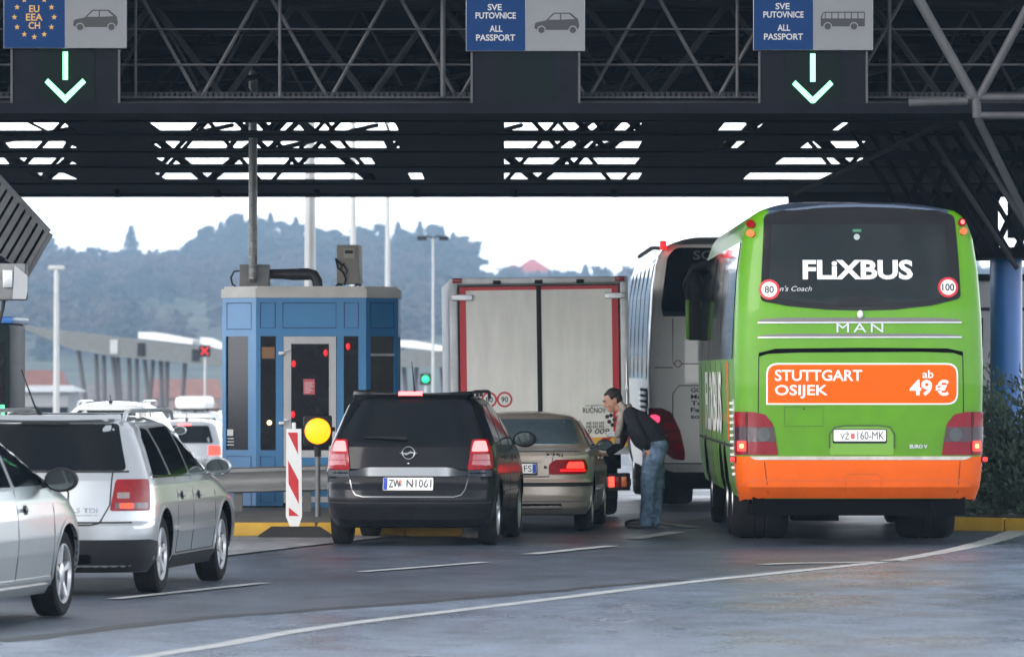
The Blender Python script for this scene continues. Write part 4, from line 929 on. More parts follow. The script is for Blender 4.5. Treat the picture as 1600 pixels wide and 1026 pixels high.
def jn(b):
    for y in (-.095, .095):
        k = 11 if y > 0 else -1
        limb(b, [J(1024, 694, y), J(1021, 712, y), J(1014 + k, 746, y * 1.1), J(1013 + k, 780, y * 1.1), J(1011 + k, 806, y * 1.1), J(1010 + k, 813, y * 1.1)], [.142, .130, .100, .086, .082, .088])
    b.ell(J(1027, 696, 0), (.135, .20, .13)); b.ell(J(1016, 700, 0), (.10, .17, .10))
    for y in (-.1, .1):
        for k in range(4): b.ell(J(1010 + (k % 2) * 4, 802 + k * 4, y), (.085, .078, .016), Euler((0, rad(8 - 16 * (k % 2)), 0)))
        for k in range(3): b.ell(J(1012, 738 + k * 9, y - .02), (.094, .085, .016), Euler((0, rad(14 - 20 * (k % 2)), 0)))
jo = fuse('jeans', jean, pm, jn, .009, 2)
b = MB(); b.lathe([(1, -.02), (1.03, -.02), (1.03, .02), (1, .02)], 'z', 28)
for v in b.bm.verts: v.co = Vector((v.co.x * .142, v.co.y * .19, v.co.z)); v.co = J(1026, 689) + Euler((0, rad(-28), 0)).to_matrix() @ v.co
b.build('belt', M['black'], jo)
for y, k in ((-.11, -1), (.11, 11)):
    def shf(b, y=y, k=k):
        b.ell(J(996 + k, 815, y), (.15, .048, .050)); b.ell(J(1010 + k, 811, y), (.08, .05, .065)); b.box(J(998 + k, 820.6, y), (.29, .085, .022), bev=.008); b.ell(J(984 + k, 818, y), (.06, .046, .030))
    fuse('shoe', shoem, pm, shf, .008, 2)
def scf(b):
    pts = [J(968, 628, -.10), J(974, 636, -.12), J(970, 652, -.11), J(967, 668, -.12), J(964, 680, -.12)]
    b.path(pts, [.035, .042, .040, .044, .034], 10); b.path([p + Vector((.012, .17, .0)) for p in pts], [.035, .04, .036, .038, .03], 10)
    q = [J(975, 640) + Euler((0, rad(-38), 0)).to_matrix() @ Vector((.085 * math.cos(t), .11 * math.sin(t), 0)) for t in [2 * math.pi * k / 14 for k in range(15)]]
    b.path(q, .034, 8)
    for k in range(5): p = pts[-1] + Vector((-.03 + k * .016, -.01, -.02)); b.path([p, p + Vector((-.005, 0, -.07))], .007, 5)
fuse('scarf', scarfm, pm, scf, .008, 1)
# ================================================================ ground, hill, markings
from mathutils import noise as mnoise
def crest(px):
    return interp([(-900, 470), (-200, 425), (60, 425), (130, 440), (200, 448), (330, 430), (520, 425), (700, 432), (745, 452), (950, 455), (1100, 450), (1500, 440), (2500, 470)], px)
HD = 2400.0
def terrain(x, y):
    if y < 0: return 0 if y > -60 else min(12, (-60 - y) * .12)
    base = GZ(y)
    if y > 1100:
        px = 800 + x * F / max(y, 800); h = CZ + (HOR - crest(px)) * HD / F
        t = min(1, (y - 1100) / (HD - 1100)); base += (h + 2.96) * (t * t * (3 - 2 * t)) + 3.5 * mnoise.noise(Vector((x * .008, y * .008, 0))) * t
        if y > HD: base += (y - HD) * .004
    return base
def asphalt(name, col, rough, var, wet, scale=.35):
    m = bpy.data.materials.new(name); m.use_nodes = True; t = m.node_tree; n = t.nodes.new; l = t.links.new; b = t.nodes['Principled BSDF']
    tcn = n('ShaderNodeTexCoord'); mp_ = n('ShaderNodeMapping'); mp_.inputs['Scale'].default_value = (1.0, .55, 1); l(tcn.outputs['Object'], mp_.inputs[0])
    big = n('ShaderNodeTexNoise'); big.inputs['Scale'].default_value = scale; big.inputs['Detail'].default_value = 6; big.inputs['Roughness'].default_value = .6; l(mp_.outputs[0], big.inputs[0])
    fine = n('ShaderNodeTexNoise'); fine.inputs['Scale'].default_value = 45; fine.inputs['Detail'].default_value = 4; l(tcn.outputs['Object'], fine.inputs[0])
    mid = n('ShaderNodeTexNoise'); mid.inputs['Scale'].default_value = 2.6; mid.inputs['Detail'].default_value = 8; l(mp_.outputs[0], mid.inputs[0])
    ad = n('ShaderNodeMath'); ad.operation = 'MULTIPLY_ADD'; l(fine.outputs['Fac'], ad.inputs[0]); ad.inputs[1].default_value = 1.6; l(mid.outputs['Fac'], ad.inputs[2])
    mg = n('ShaderNodeMapping'); mg.inputs['Scale'].default_value = (26, 4.5, 1); l(tcn.outputs['Object'], mg.inputs[0])
    gr_ = n('ShaderNodeTexNoise'); gr_.inputs['Scale'].default_value = 1; gr_.inputs['Detail'].default_value = 3; l(mg.outputs[0], gr_.inputs[0])
    pt = n('ShaderNodeTexNoise'); pt.inputs['Scale'].default_value = .75; pt.inputs['Detail'].default_value = 9; pt.inputs['Roughness'].default_value = .68; pt.inputs['Distortion'].default_value = .6; l(mp_.outputs[0], pt.inputs[0])  # broad lighter patches put the wet road's reflections into the colour
    a1 = n('ShaderNodeMath'); a1.operation = 'MULTIPLY_ADD'; l(gr_.outputs['Fac'], a1.inputs[0]); a1.inputs[1].default_value = 1.3; l(ad.outputs[0], a1.inputs[2])
    a2 = n('ShaderNodeMath'); a2.operation = 'MULTIPLY_ADD'; l(pt.outputs['Fac'], a2.inputs[0]); a2.inputs[1].default_value = 2.2; l(a1.outputs[0], a2.inputs[2]); ad = a2
    mr = n('ShaderNodeMapRange'); l(ad.outputs[0], mr.inputs[0]); mr.inputs['From Min'].default_value = 2.45; mr.inputs['From Max'].default_value = 3.65; mr.inputs['To Min'].default_value = 1 - var; mr.inputs['To Max'].default_value = 1 + var
    vm = n('ShaderNodeVectorMath'); vm.operation = 'SCALE'; vm.inputs[0].default_value = col; l(mr.outputs[0], vm.inputs['Scale']); l(vm.outputs[0], b.inputs['Base Color'])
    m2 = n('ShaderNodeMapRange'); l(big.outputs['Fac'], m2.inputs[0]); m2.inputs['From Min'].default_value = .38; m2.inputs['From Max'].default_value = .62; m2.inputs['To Min'].default_value = rough - wet; m2.inputs['To Max'].default_value = rough + wet * .5
    l(m2.outputs[0], b.inputs['Roughness'])
    vo = n('ShaderNodeTexVoronoi'); vo.inputs['Scale'].default_value = 70; l(tcn.outputs['Object'], vo.inputs['Vector'])
    bp = n('ShaderNodeBump'); bp.inputs['Strength'].default_value = .25; bp.inputs['Distance'].default_value = .006; l(vo.outputs['Distance'], bp.inputs['Height']); l(bp.outputs[0], b.inputs['Normal'])
    return m
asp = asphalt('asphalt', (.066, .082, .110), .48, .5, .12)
asp2 = asphalt('damp_asphalt_pale_sheen', (.14, .178, .24), .38, .62, .15, .5)  # separate damp surface, its bluish sky sheen painted into the base colour
# ground: one terrain sheet
gm = bpy.data.materials.new('ground'); gm.use_nodes = True; t_ = gm.node_tree; b_ = t_.nodes['Principled BSDF']
n_ = t_.nodes.new('ShaderNodeTexNoise'); n_.inputs['Scale'].default_value = .03; n_.inputs['Detail'].default_value = 8
g_ = t_.nodes.new('ShaderNodeNewGeometry'); t_.links.new(g_.outputs['Position'], n_.inputs[0])
r_ = t_.nodes.new('ShaderNodeValToRGB'); e_ = r_.color_ramp.elements; e_[0].position = .35; e_[0].color = (.05, .045, .03, 1); e_[1].position = .65; e_[1].color = (.10, .12, .05, 1)
t_.links.new(n_.outputs['Fac'], r_.inputs[0]); t_.links.new(r_.outputs[0], b_.inputs['Base Color']); b_.inputs['Roughness'].default_value = .95
b = MB(); xs = [-600 + 30 * i for i in range(41)]; ys = [-220, -140, -60, -20, 0, 40, 80] + list(range(110, 280, 20)) + list(range(280, 1100, 80)) + list(range(1100, 2600, 50)) + [2800, 3200, 3600]
gv = [[b.bm.verts.new((x, y, terrain(x, y) - .004)) for x in xs] for y in ys]
for j in range(len(ys) - 1):
    for i in range(len(xs) - 1):
        f = b.bm.faces.new((gv[j][i], gv[j][i + 1], gv[j + 1][i + 1], gv[j + 1][i])); f.material_index = 0 if ys[j] < 300 else 1
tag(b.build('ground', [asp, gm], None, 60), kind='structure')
def sheet(name, pts, z, m, kind='structure', sub=1):
    b = MB(); b.face([(p[0], p[1], z) for p in pts]); o = b.build(name, m, None, 0); tag(o, kind=kind); return o
def curve_pts(pix, n=8):
    """smooth curve through photo pixels laid on the road"""
    p = [G(*q) for q in pix]; p = [p[0] * 2 - p[1]] + p + [p[-1] * 2 - p[-2]]; out_ = []
    for i in range(1, len(p) - 2):
        for k in range(n):
            t = k / n; a, b_2, c, d = p[i - 1], p[i], p[i + 1], p[i + 2]
            out_.append(.5 * ((2 * b_2) + (c - a) * t + (2 * a - 5 * b_2 + 4 * c - d) * t * t + (3 * b_2 - a - 3 * c + d) * t ** 3))
    return out_ + [p[-2]]
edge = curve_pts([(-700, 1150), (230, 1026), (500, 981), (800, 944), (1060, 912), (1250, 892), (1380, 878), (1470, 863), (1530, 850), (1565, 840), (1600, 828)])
# the damp asphalt with its sheen painted pale on the near side of the edge line starts a little before it
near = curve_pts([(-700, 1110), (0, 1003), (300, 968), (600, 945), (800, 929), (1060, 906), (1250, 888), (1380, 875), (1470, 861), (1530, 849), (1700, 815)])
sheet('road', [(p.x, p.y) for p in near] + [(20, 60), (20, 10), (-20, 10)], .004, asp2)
line_w = mat('road_paint', (.52, .53, .53), .5, var=.30, vscale=3.5, bump=.2, bscale=60)
def road_line(name, pts, wd, z=.008, worn=.012):
    b = MB(); r = random.Random(int(pts[0].x * 100)); L, R_2 = [], []
    for i, p in enumerate(pts):
        a, c = pts[max(i - 1, 0)], pts[min(i + 1, len(pts) - 1)]; d = (c - a).normalized(); n = Vector((-d.y, d.x, 0)); w_ = (wd[i] if isinstance(wd, list) else wd) / 2
        L.append(b.bm.verts.new((p.x + n.x * (w_ + r.uniform(-worn, worn)), p.y + n.y * (w_ + r.uniform(-worn, worn)), z))); R_2.append(b.bm.verts.new((p.x - n.x * (w_ + r.uniform(-worn, worn)), p.y - n.y * (w_ + r.uniform(-worn, worn)), z)))
    for i in range(len(L) - 1): b.bm.faces.new((L[i], L[i + 1], R_2[i + 1], R_2[i]))
    return tag(b.build(name, line_w, None, 0), kind='structure')
road_line('road_marking_line', edge, [.17 + .16 * max(0, (i_ - 50) / (len(edge) - 51)) for i_ in range(len(edge))])
def dash(x0, y0, x1, y1, w_=.13):
    a, c = G(x0, y0), G(x1, y1); road_line('road_marking_line', [a.lerp(c, k / 8) for k in range(9)], w_)
dash(178, 936, 412, 911); dash(565, 893.5, 757, 878.5); dash(827, 866, 955, 853, .18); dash(988, 842, 1057, 831, .22); dash(1000, 813, 1045, 818.5, .16); dash(1045, 818.5, 1082, 824, .2)
road_line('road_marking_line', curve_pts([(1190, 882), (1250, 880), (1330, 879), (1420, 876)]), .16)
sheet('painted_island', [G(*q)[:2] for q in ((150, 880), (357, 868), (500, 851), (660, 833), (515, 836), (357, 839), (100, 845))], .010, mat('grey_painted_island', (.30, .30, .31), .55, var=.45, vscale=1.6, stretch=(2, .5, 1)))
# a long dark tar seam and patch joints on the near road
seam = mat('tar_seam', (.02, .021, .024), .5, var=.3)
tar = curve_pts([(0, 1003), (300, 968), (600, 945), (800, 929), (1060, 906)])
road_line('tar_seam', tar, .22, .0065, .06).data.materials.clear(); bpy.data.objects[-1] if 0 else None
for o in COL.objects:
    if o.name.startswith('tar_seam'): o.data.materials.append(seam)
# kerbs and islands (yellow painted kerb stones along the front)
yel = mat('yellow_kerb_paint', (.62, .36, .03), .55, var=.25, vscale=5, bump=.2, dirt=.3, dirt_h=(0, .2), dcol=(.10, .08, .04))
conc = mat('island_concrete', (.16, .155, .15), .8, var=.25, vscale=2, bump=.2)
def kerb(a, b2, depth_dir, lab, m=yel, seg=1.0):
    t = thing('kerb', lab, 'kerb', a, 0); d = (b2 - a); L_ = d.length; u = d.normalized(); k = 0; s_ = 0
    while s_ < L_ - .05:
        e2 = min(s_ + seg, L_); q = MB(); p0, p1 = u * (s_ + .006), u * (e2 - .006)
        q.beam(p0 + depth_dir * .09 + Vector((0, 0, .07)), p1 + depth_dir * .09 + Vector((0, 0, .07)), .18, .16); bmesh.ops.bevel(q.bm, geom=q.bm.edges[:], offset=.015, segments=2, affect='EDGES'); q.build('kerb_stone', m, t); s_ = e2
    return t
k0, k1 = Vector((-5.2, 63.9, 0)), Vector((-.55, 64.0, 0))
kerb(k0, k1, Vector((0, 1, 0)), 'yellow painted kerb in front of the blue booth')
b = MB(); b.box2((-5.2, 64.09, -.05), (-.9, 80, .14)); tag(b.build('booth_island', conc, None, 0), 'raised concrete island that carries the blue booth', 'traffic island')
ka, kb = G(1500, 820), G(1760, 850)
ka, kb = Vector((4.95, 66.4, 0)), Vector((7.6, 64.6, 0))
nd = Vector((kb.y - ka.y, -(kb.x - ka.x), 0)).normalized() * -1
kerb(ka, kb, nd, 'yellow painted kerb beside the green bush at the frame edge', seg=.9)
b = MB(); b.prism([(4.98, 66.6), (7.6, 64.8), (14, 64.8), (14, 85), (5.2, 85)], 'z', -.05, .12); tag(b.build('planting_island', mat('island_soil', (.05, .045, .035), .9, var=.4, bump=.4), None, 0), 'raised planted island behind the yellow kerb with the bush', 'traffic island')

# ================================================================ blue booth
blue = mat('blue_booth_paint', (.028, .22, .50), .38, coat=.3, var=.08, vscale=1.5, dirt=.3, dirt_h=(.1, .8), dcol=(.03, .07, .14))
blueln = mat('dark_blue_groove', (.012, .05, .16), .6)
offw = mat('off_white_roof_edge', (.62, .61, .58), .5, var=.12, vscale=3)
greyf = mat('light_grey_door_frame', (.60, .60, .61), .45, var=.1)
BD = 71.5; bs = F / BD
bx = lambda px: (px - 482) / bs
bz = lambda py: CZ - (py - HOR) / bs - .14
bt = thing('booth', 'blue passport control booth with a grey framed glass door', 'booth', ((482 - 800) / bs, BD, .14), 0)
out8 = [(bx(400), 0), (bx(572), 0), (bx(621), .5), (bx(621), 2.0), (bx(572), 2.5), (bx(400), 2.5), (bx(344), 2.0), (bx(344), .5)]
def inset(pts, k):
    cx_, cy_ = 0, 1.25; return [(cx_ + (x - cx_) * k, cy_ + (y - cy_) * k) for x, y in pts]
b = MB(); b.prism(inset(out8, .965), 'z', .0, bz(465)); b.build('inner_wall', M['booth_glass'], bt, 0)
faces = [(out8[i], out8[(i + 1) % 8]) for i in range(8)]
def facef(p, q):
    d = Vector((q[0] - p[0], q[1] - p[1], 0)); d.normalize(); return plane_f((p[0], p[1], 0), d, (0, 0, 1)), math.hypot(q[0] - p[0], q[1] - p[1])
b = MB()
zt, zw0, zw1 = bz(465), bz(703), bz(525)
def frame_panel(f, L_, wins, z0=0.02, z1=zt, m=blue, th=.05):
    """blue skin with window openings: built from strips"""
    us = [0] + [u for w_ in wins for u in (w_[0], w_[1])] + [L_]
    ps = [rect(0, z0, L_, zw0), rect(0, zw1, L_, z1)]
    for i in range(0, len(us), 2): ps.append(rect(us[i], zw0, us[i + 1], zw1))
    for k, p in enumerate(ps): patch('wall_panel', f, p, 0, m, bt, thick=th, step=3)
f, L_ = facef(*faces[7]); u = lambda px: L_ * (px - 344) / (400 - 344)
frame_panel(f, L_, [(u(350), u(387))]); patch('window', f, rect(u(350), zw0, u(387), zw1), -.02, M['booth_glass'], bt, thick=.01, step=3)
lp('panel_groove', f, [(u(352), bz(473)), (u(392), bz(473)), (u(392), bz(514)), (u(352), bz(514)), (u(352), bz(473))], .012, blueln, bt)
lp('panel_groove', f, [(u(352), bz(713)), (u(392), bz(713)), (u(392), bz(790)), (u(352), bz(790)), (u(352), bz(713))], .012, blueln, bt)
nt2 = patch('paper_notice', f, rect(u(351), bz(681), u(361), bz(671)), -.012, M['plate'], bt, thick=.004)
for k in range(3): patch('notice_lettering', f, rect(u(351), bz(686 + k * 5), u(362), bz(684.5 + k * 5)), -.012, M['plate'], bt, thick=.004)
f, L_ = facef(*faces[0]); u = lambda px: L_ * (px - 400) / (572 - 400)
z0, z1 = .02, zt
for p in (rect(0, z0, u(442), zw0), rect(u(526), z0, L_, zw0), rect(0, zw1, L_, z1), rect(0, zw0, u(407), zw1), rect(u(431), zw0, u(442), zw1), rect(u(526), zw0, u(537), zw1), rect(u(560), zw0, L_, zw1)):
    patch('wall_panel', f, p, 0, blue, bt, thick=.05, step=3)
for a, c in ((407, 431), (537, 560)): patch('window', f, rect(u(a), zw0, u(c), zw1), -.02, M['booth_glass'], bt, thick=.01, step=3)
for a, c in ((407, 430), (442, 525), (538, 560)): lp('panel_groove', f, [(u(a), bz(473)), (u(c), bz(473)), (u(c), bz(512)), (u(a), bz(512)), (u(a), bz(473))], .012, blueln, bt)
for a, c in ((407, 430), (538, 560)): lp('panel_groove', f, [(u(a), bz(713)), (u(c), bz(713)), (u(c), bz(785)), (u(a), bz(785)), (u(a), bz(713))], .012, blueln, bt)
dr = patch('door', f, rect(u(443), .06, u(525), bz(525.5)), .012, greyf, bt, thick=.05, step=3)
patch('door_glass', f, rect(u(455), bz(703), u(514), bz(537)), .016, M['booth_glass'], dr, thick=.01, step=3)
patch('door_panel', f, rect(u(455), bz(775), u(514), bz(714)), .016, blue, dr, thick=.01, step=3); patch('door_panel', f, rect(u(455), bz(800), u(514), bz(784)), .016, blue, dr, thick=.01, step=3)
for q_ in ((409, 542, 429, 560), (579, 527, 615, 552)): patch('lamplit_patch', f, rect(u(q_[0]), bz(q_[3]), u(q_[2]), bz(q_[1])), -.012, mat('lamplit_brown', (.30, .16, .08), .7), bt, thick=.004) if q_[0] < 500 else None  # brown patch paints the lamp-lit area in the left window
pn = patch('paper_notice', f, rect(u(474), bz(616), u(492), bz(592)), .020, mat('pink_notice', (.62, .10, .13), .5), dr, thick=.004)
for k in range(6): patch('notice_lettering', f, rect(u(476), bz(598 + k * 3), u(476 + (14, 12, 14, 10, 13, 9)[k]), bz(597 + k * 3)), .0225, M['plate'], pn, thick=.003)
for y in (552, 661):
    b = MB(); b.box(f(u(440), bz(y)) + Vector((0, -.03, 0)), (.07, .05, .05), bev=.008); b.box(f(u(448), bz(y - 5)) + Vector((0, -.035, 0)), (.06, .03, .03), bev=.006); b.build('hinge', M['alu'], dr)
b = MB(); b.box(f(u(499), bz(642)) + Vector((0, -.05, 0)), (.075, .05, .10), bev=.012); b.build('door_lock', M['black'], dr)
f, L_ = facef(*faces[1]); u = lambda px: L_ * (px - 572) / (621 - 572)
frame_panel(f, L_, [(u(579), u(616))])
wg = patch('window', f, rect(u(579), zw0, u(616), zw1), -.02, mat('pale_booth_glass', (.07, .065, .06), .08, spec=1., var=.3, vscale=3), bt, thick=.01, step=3)
lp('window_bar', f, [(u(579), bz(554)), (u(616), bz(554))], .03, greyf, wg, off=-.01)
lp('panel_groove', f, [(u(579), bz(473)), (u(614), bz(473)), (u(614), bz(512)), (u(579), bz(512)), (u(579), bz(473))], .012, blueln, bt)
for k in range(2, 7):
    f, L_ = facef(*faces[k]); frame_panel(f, L_, [(.1, L_ - .1)]); patch('window', f, rect(.1, zw0, L_ - .1, zw1), -.02, M['booth_glass'], bt, thick=.01, step=3)
b = MB(); b.prism(inset(out8, 1.012), 'z', zt + .001, bz(451)); b.prism(inset(out8, .98), 'z', bz(451) + .001, bz(447)); b.build('roof', offw, bt, 20)
b = MB(); b.prism(inset(out8, .95), 'z', -.02, .02); b.build('plinth', M['under'], bt, 0)
# small glowing spots for the red lights seen in the booth glass
for x, y in ((459, 568), (509, 551), (458, 647), (544, 541)):
    b = MB(); b.ell((bx(x), -.015, bz(y)), (.028, .012, .045)); b.build('lit_spot', glow('booth_red_spot_%d' % x, (1, .02, .03), .35), bt)
b = MB(); b.lathe([(.03, 0), (.03, .012)], 'y', 14, (bx(421), -.035, bz(660))); b.build('lit_spot', glow('warm_lamp', (1, .75, .3), 2.2), bt)
# roof plant
steel = mat('dull_grey_steel', (.20, .20, .20), .5, .5, var=.25, vscale=5, bump=.1)
duct = mat('ribbed_duct', (.30, .30, .29), .45, .6, var=.3, vscale=8)
zr_ = bz(449) + .14
vt = thing('ventilation_unit', 'grey fan box with a tall ribbed duct on the booth roof', 'ventilation unit', ((393 - 800) / bs, BD + .7, zr_), 0)
b = MB(); b.box2((-.18, -.15, 0), (.20, .25, .30), bev=.012); b.build('fan_box', steel, vt)
b = MB(); prof = []
for k in range(150): prof += [(.052, .15 + k * .03), (.058, .155 + k * .03), (.058, .165 + k * .03), (.052, .17 + k * .03)]
b.lathe(prof, 'z', 16, (-.005, -.20, -.02)); b.ell((-.005, -.20, .13), (.058, .058, .06)); b.tube((-.005, -.20, .12), (-.005, -.1, .12), .055, n=14); b.build('vertical_duct', duct, vt)
b = MB(); b.path([(.19, 0, .18), (.35, 0, .18), (.5, 0, .175), (.68, 0, .18), (.76, -.01, .165), (.80, -.02, .10), (.81, -.02, .0)], [.062, .065, .075, .078, .07, .065, .065], 14); b.build('flexible_duct', mat('black_flexible_duct', (.04, .04, .042), .5, var=.3, vscale=15), vt)
b = MB(); b.path([(-.17, -.1, .22), (-.25, -.1, .21), (-.29, -.1, .13), (-.27, -.1, .05), (-.20, -.1, .0)], .013, 6); b.build('cable', M['black'], vt)
ac = thing('air_conditioner', 'grey outdoor air conditioner standing on the booth roof', 'air conditioner', ((541 - 800) / bs, BD + .8, zr_ + .02), -.05)
b = MB(); b.box2((-.14, -.1, .04), (.145, .55, .53), bev=.015); b.build('housing', mat('warm_grey_housing', (.27, .255, .23), .5, var=.15, vscale=4), ac)
b = MB(); b.box2((-.05, -.115, .36), (.09, -.103, .49), bev=.004); b.build('service_panel', mat('beige_panel', (.38, .36, .30), .5), ac)
b = MB(); b.box2((-.03, -.125, .42), (.07, -.117, .46)); b.build('display_window', M['ink'], ac)
b = MB(); b.path([(-.06, -.13, .26), (-.13, -.14, .33), (-.15, -.12, .36), (-.12, -.14, .24), (-.05, -.14, .18), (-.02, -.12, .10), (-.04, -.1, .02)], .013, 6); b.path([(-.04, -.13, .30), (-.09, -.14, .22), (-.03, -.13, .14), (.0, -.12, .2), (-.05, -.13, .28)], .011, 6); b.build('cable', M['black'], ac)
for x in (-.12, .12): b = MB(); b.path([(x - .03, -.12, .0), (x, -.12, .03), (x, .5, .03)], .014, 6); b.build('foot', M['black'], ac)

# ================================================================ guard rail, delineator, amber light
gr = thing('guard_rail', 'two-wave galvanised guard rail in front of the blue booth', 'guard rail', (0, 0, 0))
a, c = Vector((-5.6, 70.2, 0)), Vector((-1.95, 69.2, 0)); za, zc = .60, .72
prof = [(0, -.155), (-.07, -.14), (-.08, -.10), (-.01, -.04), (-.01, .04), (-.08, .10), (-.07, .14), (0, .155)]
b = MB(); NN = 10; rg = []
for i in range(NN + 1):
    t_1 = i / NN; p = a.lerp(c, t_1); zz_ = za + (zc - za) * t_1 - .155
    rg.append([b.bm.verts.new((p.x, p.y + q[0], zz_ + q[1])) for q in prof] + [b.bm.verts.new((p.x, p.y + q[0] + .006, zz_ + q[1])) for q in prof[::-1]])
for A_, B_ in zip(rg, rg[1:]):
    n8 = len(A_)
    for i in range(n8): b.bm.faces.new((A_[i], A_[(i + 1) % n8], B_[(i + 1) % n8], B_[i]))
b.bm.faces.new(rg[0][::-1]); b.bm.faces.new(rg[-1]); b.build('rail', mat('weathered_zinc', (.20, .205, .21), .6, .15, var=.25, vscale=5, stretch=(.4, 1, 3)), gr, 50)
for x in (-5.0, -3.35, -2.5): 
    t_1 = (x - a.x) / (c.x - a.x); y = a.y + (c.y - a.y) * t_1; b = MB(); b.box2((x - .05, y + .02, .12), (x + .05, y + .12, za - .05)); b.build('post', mat('rail_post_steel', (.13, .13, .125), .6, .4, var=.3) if x == -5.0 else bpy.data.materials['rail_post_steel'], gr, 0)
s4 = F / 64.4; dl = thing('delineator_post', 'white delineator board with red chevrons on a black rubber foot', 'delineator', ((461 - 800) / s4, 64.4, 0), 0)
dl.location.y = 63.2; dl.location.x += .04
b = MB(); b.prism([(-.40, 0), (.42, 0), (.42, .03), (.28, .125), (-.26, .125), (-.40, .03)], 'y', -.11, .11); b.build('rubber_foot', M['black'], dl, 30)
b = MB(); b.prism([(-.09, 1.21), (-.095, .24), (-.05, .13), (.05, .13), (.085, .24), (.075, 1.21)], 'y', -.03, .03); b.box2((-.03, -.03, 1.20), (.015, .02, 1.28), bev=.01); bd = b.build('board', M['white'], dl, 30)
b = MB(); 
for pts in ([(-.075, 1.17), (.035, 1.17), (.04, .93)], [(-.07, .86), (-.065, .60), (.048, .38), (.045, .64)], [(-.062, .34), (-.06, .10 + .145), (.052, .10 + .145)][:3]):
    b.prism(pts, 'y', -.034, -.031)
b.build('red_chevron', M['signred'], bd, 0)
s7 = F / 67.; al = thing('warning_light', 'square black housing with a lit amber lamp on a grey post', 'warning light', ((496.5 - 800) / s7, 67, .12), 0)
zl = lambda y: CZ - (y - HOR) / s7 - .12
b = MB(); b.tube((0, 0, 0), (0, 0, zl(712)), .032, n=14); b.build('post', mat('grey_post', (.15, .15, .155), .5, .4, var=.2), al)
b = MB(); b.tube((0, 0, zl(713)), (0, 0, zl(696)), .04, n=14); b.box((0, .03, (zl(648) + zl(697)) / 2), (.335, .12, .365), bev=.03); b.box((.18, .02, zl(670)), (.05, .05, .05), bev=.01); ho = b.build('housing', M['black'], al)
b = MB(); b.lathe([(.175, -.03), (.175, -.055), (.155, -.06), (.155, -.03)], 'y', 32, (0, 0, zl(673))); b.build('lamp_ring', M['black'], ho)
b = MB(); b.lathe([(.152, -.035), (.152, -.05), (.12, -.062), (.06, -.07), (.01, -.072)], 'y', 32, (0, 0, zl(673))); b.build('lamp', M['amber'], ho)

# ================================================================ canopy
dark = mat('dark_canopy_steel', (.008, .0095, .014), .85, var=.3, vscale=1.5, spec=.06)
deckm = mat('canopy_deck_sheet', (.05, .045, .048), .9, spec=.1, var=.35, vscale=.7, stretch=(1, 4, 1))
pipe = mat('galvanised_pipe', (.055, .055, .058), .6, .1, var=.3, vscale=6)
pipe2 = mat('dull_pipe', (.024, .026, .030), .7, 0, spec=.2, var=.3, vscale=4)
cn = thing('canopy', 'large dark steel lattice canopy spanning all lanes', 'canopy', (0, 0, 0))
XL, XR = -9.0, 9.2
b = MB()       # upper deck, ribbed sheet
for k in range(54): 
    y0_ = 61.6 + k * .6; b.box2((XL, y0_, 6.0), (XR, y0_ + .56, 6.03)); b.box2((XL, y0_ + .52, 5.97), (XR, y0_ + .60, 6.0))
b.box2((XL, 61.2, 6.06), (XR, 94.4, 6.14)); b.build('roof_deck', deckm, cn, 0)
for y in (64.9, 70.0, 75.6, 81.2, 86.8):
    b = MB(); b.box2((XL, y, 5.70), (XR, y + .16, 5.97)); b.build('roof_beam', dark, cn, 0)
def truss(y, z0, z1, bay, r, m, x0=XL, x1=XR, ph=0., name='lattice_truss', rc=None):
    b = MB(); rc = rc or r * 1.5; b.tube((x0, y, z0), (x1, y, z0), rc); b.tube((x0, y, z1), (x1, y, z1), rc); x = x0 + ph
    while x < x1:
        b.tube((x, y, z0), (x + bay / 2, y, z1), r, n=6); b.tube((x + bay / 2, y, z1), (x + bay, y, z0), r, n=6); x += bay
    return b.build(name, m, cn, 40)
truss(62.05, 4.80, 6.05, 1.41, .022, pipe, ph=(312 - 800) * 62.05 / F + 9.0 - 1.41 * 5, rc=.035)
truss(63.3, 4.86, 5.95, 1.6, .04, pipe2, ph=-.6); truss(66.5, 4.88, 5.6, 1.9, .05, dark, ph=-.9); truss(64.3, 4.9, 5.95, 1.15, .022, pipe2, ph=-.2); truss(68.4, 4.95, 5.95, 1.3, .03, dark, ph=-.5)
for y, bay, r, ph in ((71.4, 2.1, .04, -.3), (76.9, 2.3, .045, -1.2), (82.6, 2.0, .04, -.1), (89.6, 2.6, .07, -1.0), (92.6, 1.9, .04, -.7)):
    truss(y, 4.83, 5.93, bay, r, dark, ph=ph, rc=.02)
# diagonal cross bracing running away from the road
b = MB()
for k in range(9):
    x = -8.5 + k * 2.35; b.tube((x, 63.3, 4.95), (x + 2.0, 71.4, 5.8), .035, n=6); b.tube((x + 1.2, 71.4, 5.85), (x - .4, 82.6, 4.98), .04, n=6); b.tube((x, 82.6, 4.98), (x + 1.6, 92.5, 5.85), .04, n=6)
b.build('cross_bracing', dark, cn)
